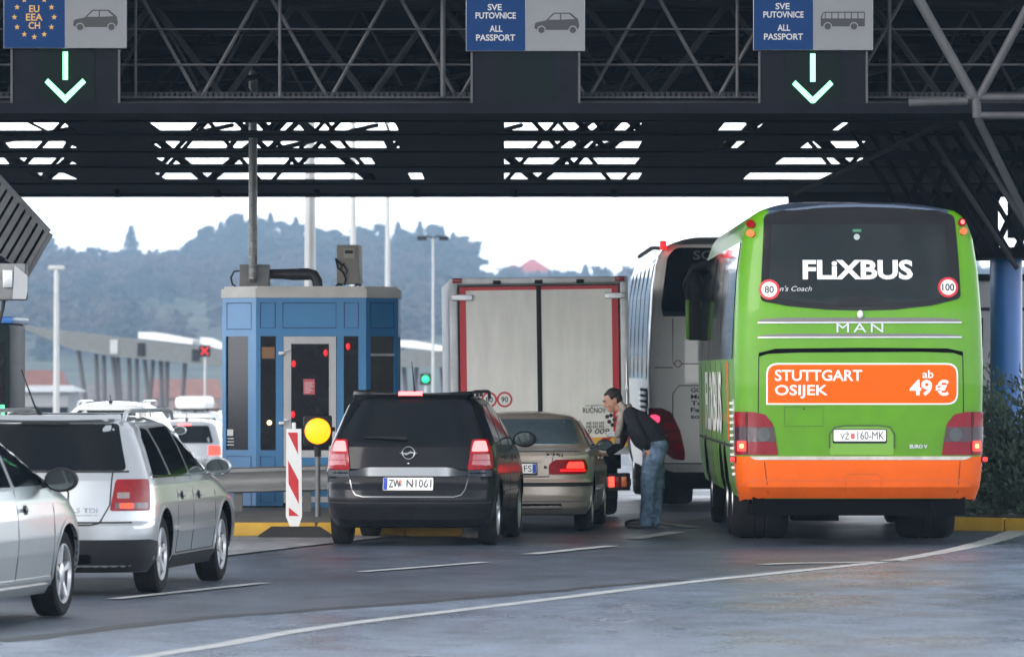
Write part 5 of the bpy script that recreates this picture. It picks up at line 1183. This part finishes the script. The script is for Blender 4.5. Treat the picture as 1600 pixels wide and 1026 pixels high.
# lower ceiling: slatted panels with open skylights
def Dz(py, z=4.80): return (z - CZ) * F / (HOR - py)
rows = [(205, 192, [(-60, 55), (62, 111), (242, 470), (484, 604), (606, 620), (788, 1000), (1127, 1188), (1308, 1318)]), (232.5, 221, [(-60, 111), (241, 602), (617, 622), (788, 1000), (1127, 1166), (1257, 1345)]),
        (257.5, 247, [(-60, 111), (252, 583), (788, 1000), (1217, 1346)]), (281, 270.5, [(50, 111), (250, 585), (640, 661), (788, 1000), (1166, 1302)])]
holes = []; prev = 61.7
b = MB(); zc0, zc1 = 4.80, 4.812
def px_at(px, D): return (px - 800) * D / F
for lo, hi, op in rows:
    d0, d1 = Dz(hi), Dz(lo)
    k = prev
    while k < d0 - .02:
        e2 = min(k + .5, d0); b.box2((XL, k, zc0), (XR, e2 - .012, zc1)); k = e2
    dm = (d0 + d1) / 2; x = XL
    for p0, p1 in op:
        a0, a1 = px_at(p0, dm), px_at(p1, dm)
        if a0 > x: b.box2((x, d0, zc0 + .002), (a0, d1, zc1 - .002))
        x = max(x, a1)
    b.box2((x, d0, zc0 + .002), (XR, d1, zc1 - .002)); prev = d1
k = prev
while k < 94.4: b.box2((XL, k, zc0), (XR, min(k + .5, 94.4) - .012, zc1)); k += .5
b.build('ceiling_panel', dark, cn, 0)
for y in (Dz(188), Dz(209), Dz(236), Dz(260), Dz(286)):   # purlins under the ceiling
    b = MB(); b.box2((XL, y - .06, 4.775), (XR, y + .06, 4.798)); b.build('purlin', dark, cn, 0)
b = MB()          # hangers and small braces below the ceiling
for px, py in ((183, 289), (340, 289), (495, 291), (651, 291), (805, 291), (960, 291)):
    D = 92.0; p = P(px, py, D); b.tube((p.x, D, 4.79), (p.x, D, 4.66), .05, n=8)
b.build('hanger', dark, cn)
b = MB(); b.box2((-7.95, 94.4, 4.66), (4.55, 94.6, 6.2)) if 0 else None
b.box2((XL, 94.42, 4.74), (XR, 94.5, 4.83)); b.build('rear_fascia', dark, cn, 0)
# front gantry beam with perforated walkway edge, rails and posts
b = MB(); b.box2((XL, 61.86, 4.76), (XR, 61.98, 4.83)); b.box2((XL, 61.90, 4.44 + .30), (XR, 62.2, 4.755)); b.build('front_beam', pipe, cn, 0)
b = MB()
for k in range(int((XR - XL) / .06)):
    x = XL + k * .06; b.box2((x, 61.93, 4.835), (x + .035, 61.95, 4.875))
b.box2((XL, 61.925, 4.875), (XR, 61.955, 4.885)); b.build('walkway_edge', pipe2, cn, 0)
b = MB(); b.tube((XL, 61.9, 5.18), (XR, 61.9, 5.18), .012); b.tube((XL, 61.95, 5.57), (XR, 61.95, 5.57), .010); b.build('handrail', pipe, cn)
for px, r in ((437, .018), (692, .030), (1390, .02), (1152, .018), (212, .014)): b = MB(); x = px_at(px, 61.85); b.tube((x, 61.85, 4.83), (x, 61.85, 6.05), r); b.build('post', pipe, cn)
b = MB(); b.box2((XL, 61.2, 4.62), (XR, 61.75, 4.73)); b.build('soffit_edge', dark, cn, 0)
# right hand heavier tubes
b = MB(); D = 60.6
for a_, c_, r in (((1425, -20), (1522, 152), .055), ((1612, 0), (1530, 152), .045), ((1510, 152.5), (1700, 152.5), .040), ((1525, 180.5), (1700, 180.5), .040), ((1525, 150), (1527, 184), .05), ((1420, 161), (1512, 158), .045)):
    b.tube(P(*a_, D), P(*c_, D), r, n=12)
b.build('tubular_frame', pipe, cn)
b = MB()
for a_, c_, r, dd in (((1527, 184), (1640, 415), .045, 60.6), ((1500, 190), (1615, 372), .03, 62.5), ((1240, 303), (1470, 195), .03, 66), ((1455, 215), (1590, 420), .03, 64)):
    b = MB(); b.tube(P(*a_, dd), P(*c_, dd), r, n=10); b.build('inclined_tube', pipe2, cn)
# side lattice that comes down to the blue columns
b = MB(); rr = random.Random(3)
for k in range(17):
    x0_ = 1330 + k * 26; b.tube(P(x0_, 200, 70), P(x0_ + 120, 398, 70), .035, n=6)
for k in range(12):
    x0_ = 1420 + k * 34; b.tube(P(x0_ + 40, 230, 72), P(x0_ - 40, 398, 72), .045, n=6)
b.build('side_lattice', dark, cn)
b = MB(); b.box2(P(1350, 402, 71), (XR, 73.2, P(0, 386, 71).z)); b.box2(P(1350, 250, 69.8), (XR, 70.0, P(0, 240, 70).z)); b.build('side_beam', dark, cn, 0)
b = MB(); D0 = 88.
for x0_, y0_, x1_, y1_ in ((1232, 300, 1545, 390), (1545, 300, 1560, 390), (1575, 300, 1700, 372)):
    p, q = P(x0_, y1_, D0), P(x1_, y0_, D0); b.box2((p.x, D0, p.z), (q.x, D0 + .1, q.z))
b.build('side_panel', dark, cn, 0)
# left end: slanting louvred end panel
b = MB()
for k in range(10):
    t_1 = k / 9.; p = Vector((-12 + 87 * t_1 - 0, 268 + 94 * t_1)); b.beam(P(p.x, p.y, 60), P(p.x - 38 - 10 * (1 - t_1), p.y + 66 + 14 * (1 - t_1), 60), .05, .12)
b.tube(P(-20, 258, 60), P(76, 363, 60), .035); b.tube(P(-40, 420, 60), P(38, 432, 60), .025); b.tube(P(76, 363, 60), P(36, 432, 60), .035)
b.build('end_louvre', mat('louvre_steel', (.075, .078, .08), .7, var=.3, spec=.2), cn)
b = MB(); b.prism([(P(-60, 0, 60.4).x, P(0, 470, 60.4).z), (P(12, 0, 60.4).x, P(0, 470, 60.4).z), (P(40, 0, 60.4).x, P(0, 428, 60.4).z), (P(70, 0, 60.4).x, P(0, 365, 60.4).z), (P(-60, 0, 60.4).x, P(0, 230, 60.4).z)], 'y', 60.3, 60.4); b.build('end_panel', dark, cn, 0)
# blue columns
bcol = mat('blue_column_paint', (.03, .17, .52), .4, coat=.2, var=.1, vscale=2)
for px, D, w_, lab in ((1572, 72., .41, 'thick blue steel column beside the green coach'),):
    t = thing('column', lab, 'column', (px_at(px, D), D, 0)); b = MB(); b.lathe([(w_ / 2, .1), (w_ / 2, P(0, 400, D).z)], 'z', 32); b.build('shaft', bcol, t)
    b = MB(); b.lathe([(w_ / 2 + .05, .1), (w_ / 2 + .05, .2), (w_ / 2 + .01, .22)], 'z', 32); b.build('base_collar', bcol, t); b = MB(); b.box((0, 0, P(0, 401, D).z), (.6, .6, .05)); b.build('head_plate', dark, t)
t = thing('cabin', 'light grey cabin standing behind the blue column', 'cabin', (px_at(1590, 82), 82, 0))
b = MB(); b.box2((-.75, 0, .1), (1.6, 3, 3.15)); b.build('wall', mat('light_grey_cabin', (.42, .43, .44), .6, var=.1), t, 0)
for z in (2.72, 1.52, .95): b = MB(); b.box2((-.76, -.02, z), (1.61, -.001, z + .05)); b.build('cladding_joint', M['seam'], t, 0)
b = MB(); b.box2((-.80, -.1, 3.15), (1.7, 3.1, 3.25)); b.build('roof', dark, t, 0)
b = MB(); b.box2((-.70, -.03, 2.2), (-.5, -.001, 2.62)); b.build('window', M['glass'], t, 0)
# ================================================================ signs
def lane_sign(px0, px1, ybot, lab, kind, arrow):
    D = 61.4; s_ = F / D; cx_ = (px0 + px1) / 2; t = thing('lane_sign', lab, 'lane sign', ((cx_ - 800) / s_, D, CZ + (HOR - ybot) / s_), 0)
    hw = (px1 - px0) / 2 / s_; h = .78
    f = plane_f((0, -.06, 0), (1, 0, 0), (0, 0, 1))
    b = MB(); b.box2((-hw, -.055, 0), (hw, .03, h), bev=.006); bx_ = b.build('board', mat('sign_back_%s' % kind, (.3, .3, .31), .5) if 0 else galv, t)
    lf = patch('blue_panel', f, rect(-hw + .004, .004, -.002, h - .004), .002, bluesign, bx_, thick=.004, step=2)
    rf = patch('white_panel', f, rect(.002, .004, hw - .004, h - .004), .002, whitesign, bx_, thick=.004, step=2)
    c = -hw / 2; Y = lambda py: (ybot - py) / s_; X = lambda px: (px - cx_) / s_
    if kind == 'eu':
        for s2_, y0_, y1_ in (('EU', 20, 9), ('EEA', 33, 22), ('CH', 46, 35)):
            wd = {'EU': 16, 'EEA': 26, 'CH': 18}[s2_] / s_; text('sign_lettering', s2_, f, (X(54) - wd / 2, Y(y0_), X(54) + wd / 2, Y(y1_)), goldm, lf, off=.004, bold=.02)
        st_ = []
        for k in range(12):
            a_ = math.pi * 2 * k / 12; x_, y_ = X(54) + math.sin(a_) * 31 / s_, Y(27.5) + math.cos(a_) * 31 / s_
            st_.append([(x_ + math.sin(math.pi * j / 5) * (.033 if j % 2 == 0 else .014), y_ + math.cos(math.pi * j / 5) * (.033 if j % 2 == 0 else .014)) for j in range(10)])
        for sp_ in st_: patch('star', f, sp_, .004, goldm, lf, thick=.002, step=1)
    else:
        ox = cx_ - 821; oy = ybot - 80.5
        for s2_, a_, c_, y0_, y1_ in (('SVE', 762, 784, 17, 7), ('PUTOVNICE', 743, 806, 30, 20), ('ALL', 765, 785, 50.5, 40.5), ('PASSPORT', 744, 805, 64.5, 54.5)):
            text('sign_lettering', s2_, f, (X(a_ + ox), Y(y0_ + oy), X(c_ + ox), Y(y1_ + oy)), greytext, lf, off=.004, bold=.02)
    if kind in ('eu', 'car'):
        dx = cx_ + 12.5 if kind == 'eu' else cx_ + 14; yb = ybot - 33
        C_ = lambda *p: [(X(dx + a_), Y(yb - c_)) for a_, c_ in p]
        patch('car_symbol', f, C_((0, 3), (1, 10), (4, 12), (18, 15), (29, 26), (31, 27), (56, 27), (68, 17), (70, 8), (69, 3), (66, 0), (4, 0)), .004, M['ink'], rf, thick=.002, step=1)
        patch('symbol_window', f, [C_((22, 16), (31, 25), (40, 25), (40, 16)), C_((42, 16), (42, 25), (54, 25), (63, 17))], .0055, whitesign, rf, thick=.002, step=1)
        for q in (11, 60):
            patch('symbol_ring', f, circle((X(dx + q), Y(yb)), 6.8 / s_, 20), .0055, whitesign, rf, thick=.002, step=1); patch('symbol_wheel', f, circle((X(dx + q), Y(yb)), 5 / s_, 20), .007, M['ink'], rf, thick=.002, step=1)
    else:
        dx = X(1282); s3 = 1 / s_; C_ = lambda *p: [(dx + a_ * s3, Y(42 - c_)) for a_, c_ in p]
        patch('bus_symbol', f, rounded(C_((0, 0), (0, 14), (3, 21), (6, 23), (69, 23), (69, 0)), .01), .004, M['ink'], rf, thick=.002, step=1)
        for q in range(6): patch('symbol_window', f, C_((8 + q * 10.2, 12.5), (16.6 + q * 10.2, 12.5), (16.6 + q * 10.2, 21), (8 + q * 10.2, 21)), .0055, whitesign, rf, thick=.002, step=1)
        patch('symbol_window', f, C_((2, 12.5), (6.5, 12.5), (6.5, 21), (4.2, 20)), .0055, whitesign, rf, thick=.002, step=1)
        for q in (11, 52):
            patch('symbol_ring', f, circle((dx + q * s3, Y(42)), 6.8 / s_, 20), .0055, whitesign, rf, thick=.002, step=1); patch('symbol_wheel', f, circle((dx + q * s3, Y(42)), 5 / s_, 20), .007, M['ink'], rf, thick=.002, step=1)
    hw2 = 84 / s_; hh = 86 / s_
    b = MB(); b.box2((-hw2, .0, -hh), (hw2, .2, -.004)); sg_ = b.build('signal_box', M['black2'], t, 0)
    for x in (-hw2, hw2): b = MB(); b.box2((x - .012, -.02, -hh), (x + .012, .01, -.004)); b.build('edge_strip', pipe, t, 0)
    b = MB(); b.box2((-hw2, -.02, -hh - .02), (hw2, .05, -hh)); b.build('bottom_rail', pipe2, t, 0)
    b = MB(); b.box2((-44 / s_, -.012, -hh + .002), (46 / s_, -.001, -.006)); b.build('display', M['display'], t, 0)
    if arrow:
        o_ = arrow - cx_; cy = 0; b = MB(); zz_ = lambda y: -(y - ybot) / s_; r_ = 0.0
        y0_, y1_, tip = ybot + 5, ybot + 49, ybot + 85
        b.box2(((o_ - 4) / s_, -.022, zz_(y1_)), ((o_ + 4) / s_, -.013, zz_(y0_)))
        for sg in (-1, 1):
            b.prism([((o_ + sg * 0) / s_, zz_(tip)), ((o_ + sg * 32) / s_, zz_(tip - 32)), ((o_ + sg * 27) / s_, zz_(tip - 38)), ((o_ + sg * 0) / s_, zz_(tip - 12))], 'y', -.022, -.013)
        b.build('lit_arrow', M['arrow'], t, 0)
bluesign = mat('blue_sign_sheet', (.005, .028, .10), .6, spec=.1, var=.05); whitesign = mat('white_sign_sheet', (.17, .175, .185), .6, spec=.1, var=.05); greytext = mat('grey_white_lettering', (.36, .36, .36), .5); goldm = mat('gold_lettering', (.42, .24, .05), .5)
M['black2'] = mat('black_signal_box', (.010, .011, .015), .8, var=.2, spec=.06); M['display'] = mat('dark_display', (.006, .010, .009), .7, spec=.06)
lane_sign(6, 198, 76, 'blue and white sign reading EU EEA CH over a green arrow', 'eu', 102)
lane_sign(728, 914, 80.5, 'passport sign with a car symbol over a dark unlit display', 'car', None)
lane_sign(1177, 1364, 79, 'passport sign with a bus symbol over a green arrow', 'bus', 1270)
# ================================================================ left edge objects
t = thing('floodlight', 'pale grey floodlight box under the louvred canopy end', 'floodlight', P(20, 440, 59), 0)
b = MB(); b.box2((-.4, 0, -.19), (.13, .35, .19), bev=.02); b.build('housing', steel, t); b = MB(); b.prism([(.0, -.18), (.135, -.18), (.155, -.10), (.155, .06), (.02, .17)], 'y', -.04, -.001); b.build('end_cover', mat('aged_white_cover', (.35, .36, .37), .5), t, 0)
b = MB(); b.box2((-.10, -.055, -.06), (.0, -.042, .12), bev=.004); b.build('lens', M['alu'], t)
b = MB(); b.path([(-.1, .1, -.19), (-.12, .1, -.3), (-.16, .1, -.45)], .02, 8); b.build('bracket', M['black'], t)
t = thing('booth', 'dark glazed booth with a blue roof edge cut by the frame', 'booth', P(-58, 660, 68), 0); t.location.z = .0
b = MB(); b.box2((-1.2, 0, .15), (.56, 2.2, 2.42), bev=.05); b.build('wall', mat('dark_teal_booth', (.010, .02, .024), .5, spec=.15), t)
b = MB(); b.box2((-1.25, -.04, 2.42), (.60, 2.25, 2.50), bev=.02); b.build('roof', bcol, t)
b = MB(); b.box2((-1.1, -.015, 1.0), (.50, -.001, 2.2)); b.build('window', M['booth_glass'], t, 0); b = MB(); b.box2((.45, -.03, 1.25), (.50, -.016, 1.45)); b.build('lit_spot', glow('left_booth_green', (.1, .9, .3), 1.), t, 0)
# ================================================================ background
polem = mat('pale_pole', (.45, .46, .46), .5, .3, var=.1)
def mast(px, D, ytop, wpx, lab, head=None, grp='tall masts beyond the canopy'):
    g0 = GZ(D); t = thing('light_mast', lab, 'mast', (px_at(px, D), D, g0), 0, grp); zt_ = P(px, ytop, D).z - g0; r_ = wpx * D / F / 2
    b = MB(); b.lathe([(r_ * 1.35, 0), (r_, zt_ * .6), (r_ * .8, zt_)], 'z', 16); b.build('pole', polem, t)
    if head == 'twin':
        b = MB(); b.path([(-.45, 0, zt_ + .02), (-.2, 0, zt_ + .08), (0, 0, zt_), (.2, 0, zt_ + .08), (.45, 0, zt_ + .02)], .035, 6)
        for sg in (-1, 1): b.box((sg * .42, 0, zt_), (.38, .25, .16), bev=.03)
        b.build('lamp_head', M['black'], t)
    elif head == 'flood':
        b = MB(); b.box((0, 0, zt_), (.5, .2, .14), bev=.02); b.build('lamp_head', polem, t)
    return t
mast(484.5, 100, 120, 17, 'thickest pale mast rising behind the blue booth'); mast(551.5, 150, 150, 9.5, 'slim pale mast rising behind the roof air conditioner'); mast(605.5, 190, 150, 7.5, 'thinnest pale mast right of the booth')
mast(676.5, 220, 372, 4, 'lamp post with two dark heads left of the box truck', 'twin'); mast(88, 180, 418, 9, 'pale mast with a small floodlight before the far canopy', 'flood')
def signal(px, py, D, m, lab):
    t = thing('lane_signal', lab, 'lane signal', (px_at(px, D), D, GZ(D)), 0); z = P(px, py, D).z - GZ(D)
    b = MB(); b.tube((0, .1, 0), (0, .1, z + .2), .05); b.build('post', polem, t); r_ = 5.5 * D / F
    b = MB(); b.box((0, 0, z), (r_ * 3.2, .15, r_ * 3.2), bev=.03); b.build('housing', M['black'], t)
    b = MB()
    if m == M['redx']:
        for sg in (-1, 1): b.beam((-r_, -.09, z - sg * r_), (r_, -.09, z + sg * r_), .03, r_ * .5, up=(0, 1, 0))
    else: b.lathe([(r_, -.09), (r_ * .7, -.11), (.01, -.12)], 'y', 16, (0, 0, z))
    b.build('lamp', m, t)
signal(320, 548, 260, M['redx'], 'red cross signal lit under the far canopy'); signal(665, 592, 230, M['green'], 'green signal lit just left of the box truck')
# far canopy on slanting legs
fcm = mat('far_canopy_fascia', (.16, .17, .17), .6, var=.15); FD = 330.; sF = F / FD
fc = thing('far_canopy', 'distant low grey canopy on slanting legs with white roof sheets', 'canopy', (0, 0, 0))
def fz(px, top): return CZ - ((interp([(30, 508), (60, 512), (343, 545), (700, 548), (1100, 560)], px) if top else interp([(30, 510), (110, 545), (170, 556), (343, 572), (700, 574), (1100, 590)], px)) - HOR) / sF
xs_ = [30, 60, 110, 170, 250, 343, 450, 600, 700, 850, 1100]
b = MB(); b.prism([(px_at(p, FD), fz(p, 0)) for p in xs_] + [(px_at(p, FD), fz(p, 1)) for p in xs_[::-1]], 'y', FD, FD + 9); b.build('fascia', fcm, fc, 0)
for p0, p1 in ((215, 300), (312, 345), (620, 705)):
    b = MB(); a_, c_ = px_at(p0, FD), px_at(p1, FD); zt_ = fz((p0 + p1) / 2, 1); b.prism([(a_, zt_ + .62), (a_, zt_ + .25), (c_, zt_ - .1), (c_, zt_ + .2), (a_ + (c_ - a_) * .3, zt_ + .6)], 'y', FD + .5, FD + 8); b.build('roof_sheet', M['white'], fc, 0)
for p0, p1 in ((118, 142), (146, 152), (158, 162), (172, 190), (180, 190), (198, 202), (210, 212), (222, 238), (236, 224), (248, 250), (258, 256), (286, 276), (630, 640), (650, 642), (690, 698)):
    b = MB(); b.tube((px_at(p0, FD), FD + 2, fz(p0, 0)), (px_at(p1, FD), FD + 2, GZ(FD)), .13, n=8); b.build('leg', mat('far_leg_steel', (.10, .10, .11), .7) if p0 == 118 else bpy.data.materials['far_leg_steel'], fc)
for p in (172, 215, 300): b = MB(); b.box2((px_at(p, FD), FD - .1, fz(p, 0) + .15), (px_at(p + 12, FD), FD - .01, fz(p, 1) - .2)); b.build('fascia_panel', polem if p == 172 else M['black'], fc, 0)
# houses
def house(px, pyr, pyb, wpx, D, wallc, roofc, lab, hip=False):
    s_ = F / D; x = px_at(px, D); g0 = terrain(x, D); zr_2, ze = P(px, pyr, D).z, P(px, pyb, D).z; w_ = wpx / s_ / 2; g0 = min(g0, ze - 2.5)
    t = thing('house', lab, 'house', (x, D, g0)); zr_2 -= g0; ze -= g0
    b = MB(); b.box2((-w_, 0, -.3), (w_, 8, ze)); b.build('wall', mat('house_wall', wallc, .8, var=.1), t, 0)
    b = MB(); k = w_ * (.9 if hip else .05); v = [b.bm.verts.new(q) for q in ((-w_ - .4, -.5, ze), (w_ + .4, -.5, ze), (w_ + .4, 8.5, ze), (-w_ - .4, 8.5, ze), (-w_ + k, 4, zr_2), (w_ - k, 4, zr_2))]
    for q in ((0, 1, 5, 4), (1, 2, 5), (2, 3, 4, 5), (3, 0, 4), (0, 3, 2, 1)): b.bm.faces.new([v[i] for i in q])
    b.build('roof', mat('house_roof', roofc, .8, var=.2, vscale=1), t, 0)
    for i in range(-1, 2):
        b = MB(); b.box2((i * w_ * .6 - .5, -.03, ze - 2.0), (i * w_ * .6 + .5, -.001, ze - .8)); b.build('window', M['glass'], t, 0)
rf = (.42, .12, .07)
house(45, 578, 606, 100, 560, (.30, .26, .22), (.26, .11, .08), 'house with a dull red roof under the tip of the far canopy')
house(285, 592, 622, 110, 570, (.30, .22, .2), (.30, .15, .12), 'long house with a pinkish roof behind the canopy legs')
house(160, 598, 625, 90, 580, (.33, .32, .3), (.22, .2, .2), 'grey roofed house behind the canopy legs')
house(70, 602, 612, 72, 300, (.28, .29, .3), (.6, .62, .64), 'low shed with a snow white roof')
house(832, 404, 424, 62, 2300, (.4, .33, .28), (.62, .10, .07), 'house with a pointed red roof above the truck', True)
house(803, 412, 426, 34, 2290, (.4, .33, .28), (.60, .12, .08), 'smaller red roofed house above the truck', True)
# trees
leafd = mat('dark_conifer_needles', (.020, .038, .024), .9, var=.5, vscale=.8); leafb = mat('bare_brown_twigs', (.075, .058, .048), .95, var=.45, vscale=.6); bark = mat('bark', (.06, .05, .04), .9, var=.3)
def crown_mesh(kind, seed, n=900, q=.34):
    r = random.Random(seed); bm = bmesh.new()
    for _ in range(n):
        if kind == 'conifer':
            h = r.random() ** .8; z = .12 + .88 * h; lay = 1 - .30 * abs(math.sin(h * 24 + seed)); rad_ = (1 - h) ** .75 * .27 * lay + .015; a_ = r.random() * 6.283; rr_ = rad_ * math.sqrt(r.random()) * r.uniform(.6, 1.25)
            p = Vector((math.cos(a_) * rr_, math.sin(a_) * rr_, z - rr_ * .18)); s_ = q * .045 * (1.3 - h * .6)
        elif kind == 'pine':
            k = r.randrange(7); rs = random.Random(seed * 31 + k); c = Vector((rs.uniform(-.17, .17), rs.uniform(-.17, .17), .50 + .42 * k / 6)); sc = rs.uniform(.08, .15)
            d = Vector((r.gauss(0, 1), r.gauss(0, 1), r.gauss(0, .6))).normalized() * r.random() ** .4; p = c + d * sc; s_ = q * .06
        else:
            k = r.randrange(9); rs = random.Random(seed * 17 + k); c = Vector((rs.uniform(-.22, .22), rs.uniform(-.22, .22), rs.uniform(.40, .80))); sc = rs.uniform(.12, .22)
            d = Vector((r.gauss(0, 1), r.gauss(0, 1), r.gauss(0, 1))).normalized() * r.random() ** .5; p = c + d * sc; s_ = q * .05
        n_1 = Vector((r.gauss(0, 1), r.gauss(0, 1), r.gauss(0, 1))).normalized(); t1 = n_1.orthogonal().normalized(); t2 = n_1.cross(t1); s1, s2_ = s_ * r.uniform(.6, 1.5), s_ * r.uniform(.4, 1.1)
        bm.faces.new([bm.verts.new(p + t1 * s1 * a_ + t2 * s2_ * b_) for a_, b_ in ((-1, -.6), (.2, -1), (1, .3), (-.2, 1))])
    me = bpy.data.meshes.new('crown_%s_%d' % (kind, seed)); bm.to_mesh(me); bm.free(); return me
def trunk_mesh():
    b = MB(); b.path([(0, 0, -.03), (.005, 0, .25), (-.004, .003, .55), (.003, 0, .92)], [.022, .016, .010, .003], 7)
    for k in range(7): a_ = k * 2.4; z = .3 + k * .08; b.path([(0, 0, z), (math.cos(a_) * .10, math.sin(a_) * .10, z + .07), (math.cos(a_) * .17, math.sin(a_) * .17, z + .11)], [.007, .005, .002], 5)
    o = b.build('trunk', bark); me = o.data; bpy.data.objects.remove(o); return me
TM = trunk_mesh(); CM = {k: [crown_mesh(k, s_, 1500, .5) for s_ in (1, 2, 3)] for k in ('conifer', 'pine', 'bare')}
for k in CM:
    for me in CM[k]: me.materials.append(leafb if k == 'bare' else leafd)
rt = random.Random(11); ords = {}
def tree(kind, px, D, ytop, lab, wide=1., grp='trees on the hill', sink=.12):
    x = px_at(px, D); g0 = terrain(x, D); h = max((P(px, ytop, D).z - g0) / (1.0), 3.)
    t = thing({'conifer': 'conifer_tree', 'pine': 'pine_tree', 'bare': 'bare_tree'}[kind], lab, 'tree', (x, D, g0), rt.uniform(0, 6.28), grp)
    link('trunk', TM, t); link('crown', rt.choice(CM[kind]), t); t.scale = (h * wide, h * wide, h); return t
tree('conifer', 205, 2300, 352, 'lone tall conifer standing above the left ridge', 1.3)
names = ['conifer in the dark clump above the booth duct', 'bushy pine in the clump above the booth', 'tall conifer between duct and masts']
for i, (px, yt, k) in enumerate(((302, 372, 'pine'), (318, 352, 'pine'), (345, 345, 'conifer'), (362, 333, 'pine'), (378, 338, 'conifer'), (402, 340, 'pine'), (422, 332, 'conifer'), (445, 345, 'pine'), (462, 338, 'conifer'), (480, 350, 'pine'), (500, 358, 'conifer'), (515, 372, 'bare'),
        (562, 352, 'conifer'), (580, 350, 'pine'), (600, 362, 'conifer'), (622, 346, 'conifer'), (640, 358, 'pine'), (656, 345, 'conifer'), (672, 350, 'pine'), (690, 352, 'conifer'), (708, 362, 'conifer'), (724, 385, 'pine'))):
    D = 2250 + (i * 37) % 90
    side = 'left of the thickest mast' if px < 484 else 'between the thick and slim masts' if px < 551 else 'between the slim and thinnest masts' if px < 605 else 'right of the thinnest mast'
    ords[(k, side)] = ords.get((k, side), 0) + 1; nth = ('first', 'second', 'third', 'fourth', 'fifth', 'sixth', 'seventh')[ords[(k, side)] - 1]
    tree(k, px, D, yt, nth + ' ' + {'conifer': 'pointed dark conifer', 'pine': 'round topped dark pine', 'bare': 'bare brown tree'}[k] + ' on the ridge ' + side, 1.15 if k == 'conifer' else 1.4)
# the wood that covers the slope: one mass
bm = bmesh.new(); rw_ = random.Random(5)
small = [crown_mesh('bare', 9, 170, 1.3), crown_mesh('bare', 12, 170, 1.3), crown_mesh('conifer', 8, 170, 1.6), crown_mesh('pine', 6, 170, 1.3)]
mi_of = [1, 1, 0, 0]
vs_data = [([v.co.copy() for v in me.vertices], [list(p.vertices) for p in me.polygons]) for me in small]
verts, faces_, mats_i = [], [], []
for _ in range(1100):
    D = 1400 + 1060 * rw_.random() ** .7; px = rw_.uniform(-120, 1750); x = px_at(px, D)
    dk = (330 < px < 540 or 560 < px < 740) and D > 2000
    k = rw_.choice([2, 3, 2, 3, 0]) if dk else rw_.choice([0, 1, 0, 1, 0, 2, 3]); g0 = terrain(x, D)
    h = rw_.uniform(12, 20) if dk else rw_.uniform(8, 16) * (1 if px < 745 else .62)
    a_ = rw_.uniform(0, 6.28); ca, sa = math.cos(a_) * h * 1.5, math.sin(a_) * h * 1.5; base = len(verts)
    for v in vs_data[k][0]: verts.append((x + v.x * ca - v.y * sa, D + v.x * sa + v.y * ca, g0 - h * .15 + v.z * h))
    for p in vs_data[k][1]: faces_.append([base + i for i in p]); mats_i.append(mi_of[k])
me = bpy.data.meshes.new('wood'); me.from_pydata(verts, [], faces_); me.materials.append(leafd); me.materials.append(leafb); me.polygons.foreach_set('material_index', mats_i)
tag(link('wood', me), 'bare brown and dark green wood covering the far hillside', 'wood', kind='stuff')
# bush on the right
bush = thing('bush', 'dark green juniper bush beside the green coach', 'bush', (5.95, 67.7, .12))
bushm = mat('juniper_needles', (.05, .085, .05), .85, var=.5, vscale=5)
bm = bmesh.new(); r = random.Random(21)
fronds = []
for k in range(330):
    a_ = r.random() * 6.283; el = r.uniform(.05, 1.35); L_ = r.uniform(.7, 1.45) * (1.25 if el > .8 else 1.0); d = Vector((math.cos(a_) * math.cos(el) * 1.15, math.sin(a_) * math.cos(el), math.sin(el))); base = Vector((r.uniform(-.35, .9), r.uniform(-.4, .6), r.uniform(0, .4)))
    for j in range(46):
        t_1 = r.random() ** .6; p = base + d * L_ * t_1 + Vector((0, 0, -.22 * t_1 * t_1 * math.cos(el))) + Vector((r.gauss(0, .055), r.gauss(0, .055), r.gauss(0, .055)))
        if p.z < .01: continue
        dd = (d + Vector((r.gauss(0, .45), r.gauss(0, .45), r.gauss(0, .45)))).normalized(); s_ = dd.orthogonal().normalized() * r.uniform(.010, .02); l_ = r.uniform(.05, .12)
        bm.faces.new([bm.verts.new(q) for q in (p - s_ * .5, p + s_ * .5, p + dd * l_ * .6 + s_, p + dd * l_, p + dd * l_ * .6 - s_)])
me = bpy.data.meshes.new('foliage'); bm.to_mesh(me); bm.free(); link('foliage', me, bush, [bushm])
b = MB()
for k in range(9): a_ = k * .7; b.path([(.2, 0, -.05), (.2 + math.cos(a_) * .25, math.sin(a_) * .2, .4), (.2 + math.cos(a_) * .6, math.sin(a_) * .4, .9)], [.04, .025, .01], 6)
b.build('stem', bark, bush)
# ================================================================ haze
hm = bpy.data.materials.new('haze'); hm.use_nodes = True; t_ = hm.node_tree; t_.nodes.clear()
o_ = t_.nodes.new('ShaderNodeOutputMaterial'); v_ = t_.nodes.new('ShaderNodeVolumePrincipled'); v_.inputs['Color'].default_value = (.52, .74, 1.0, 1); v_.inputs['Density'].default_value = .00029; v_.inputs['Anisotropy'].default_value = .2
t_.links.new(v_.outputs[0], o_.inputs['Volume'])
b = MB(); b.box2((-640, -240, -6.5), (640, 3640, 110)); tag(b.build('haze', hm, None, 0), kind='stuff')
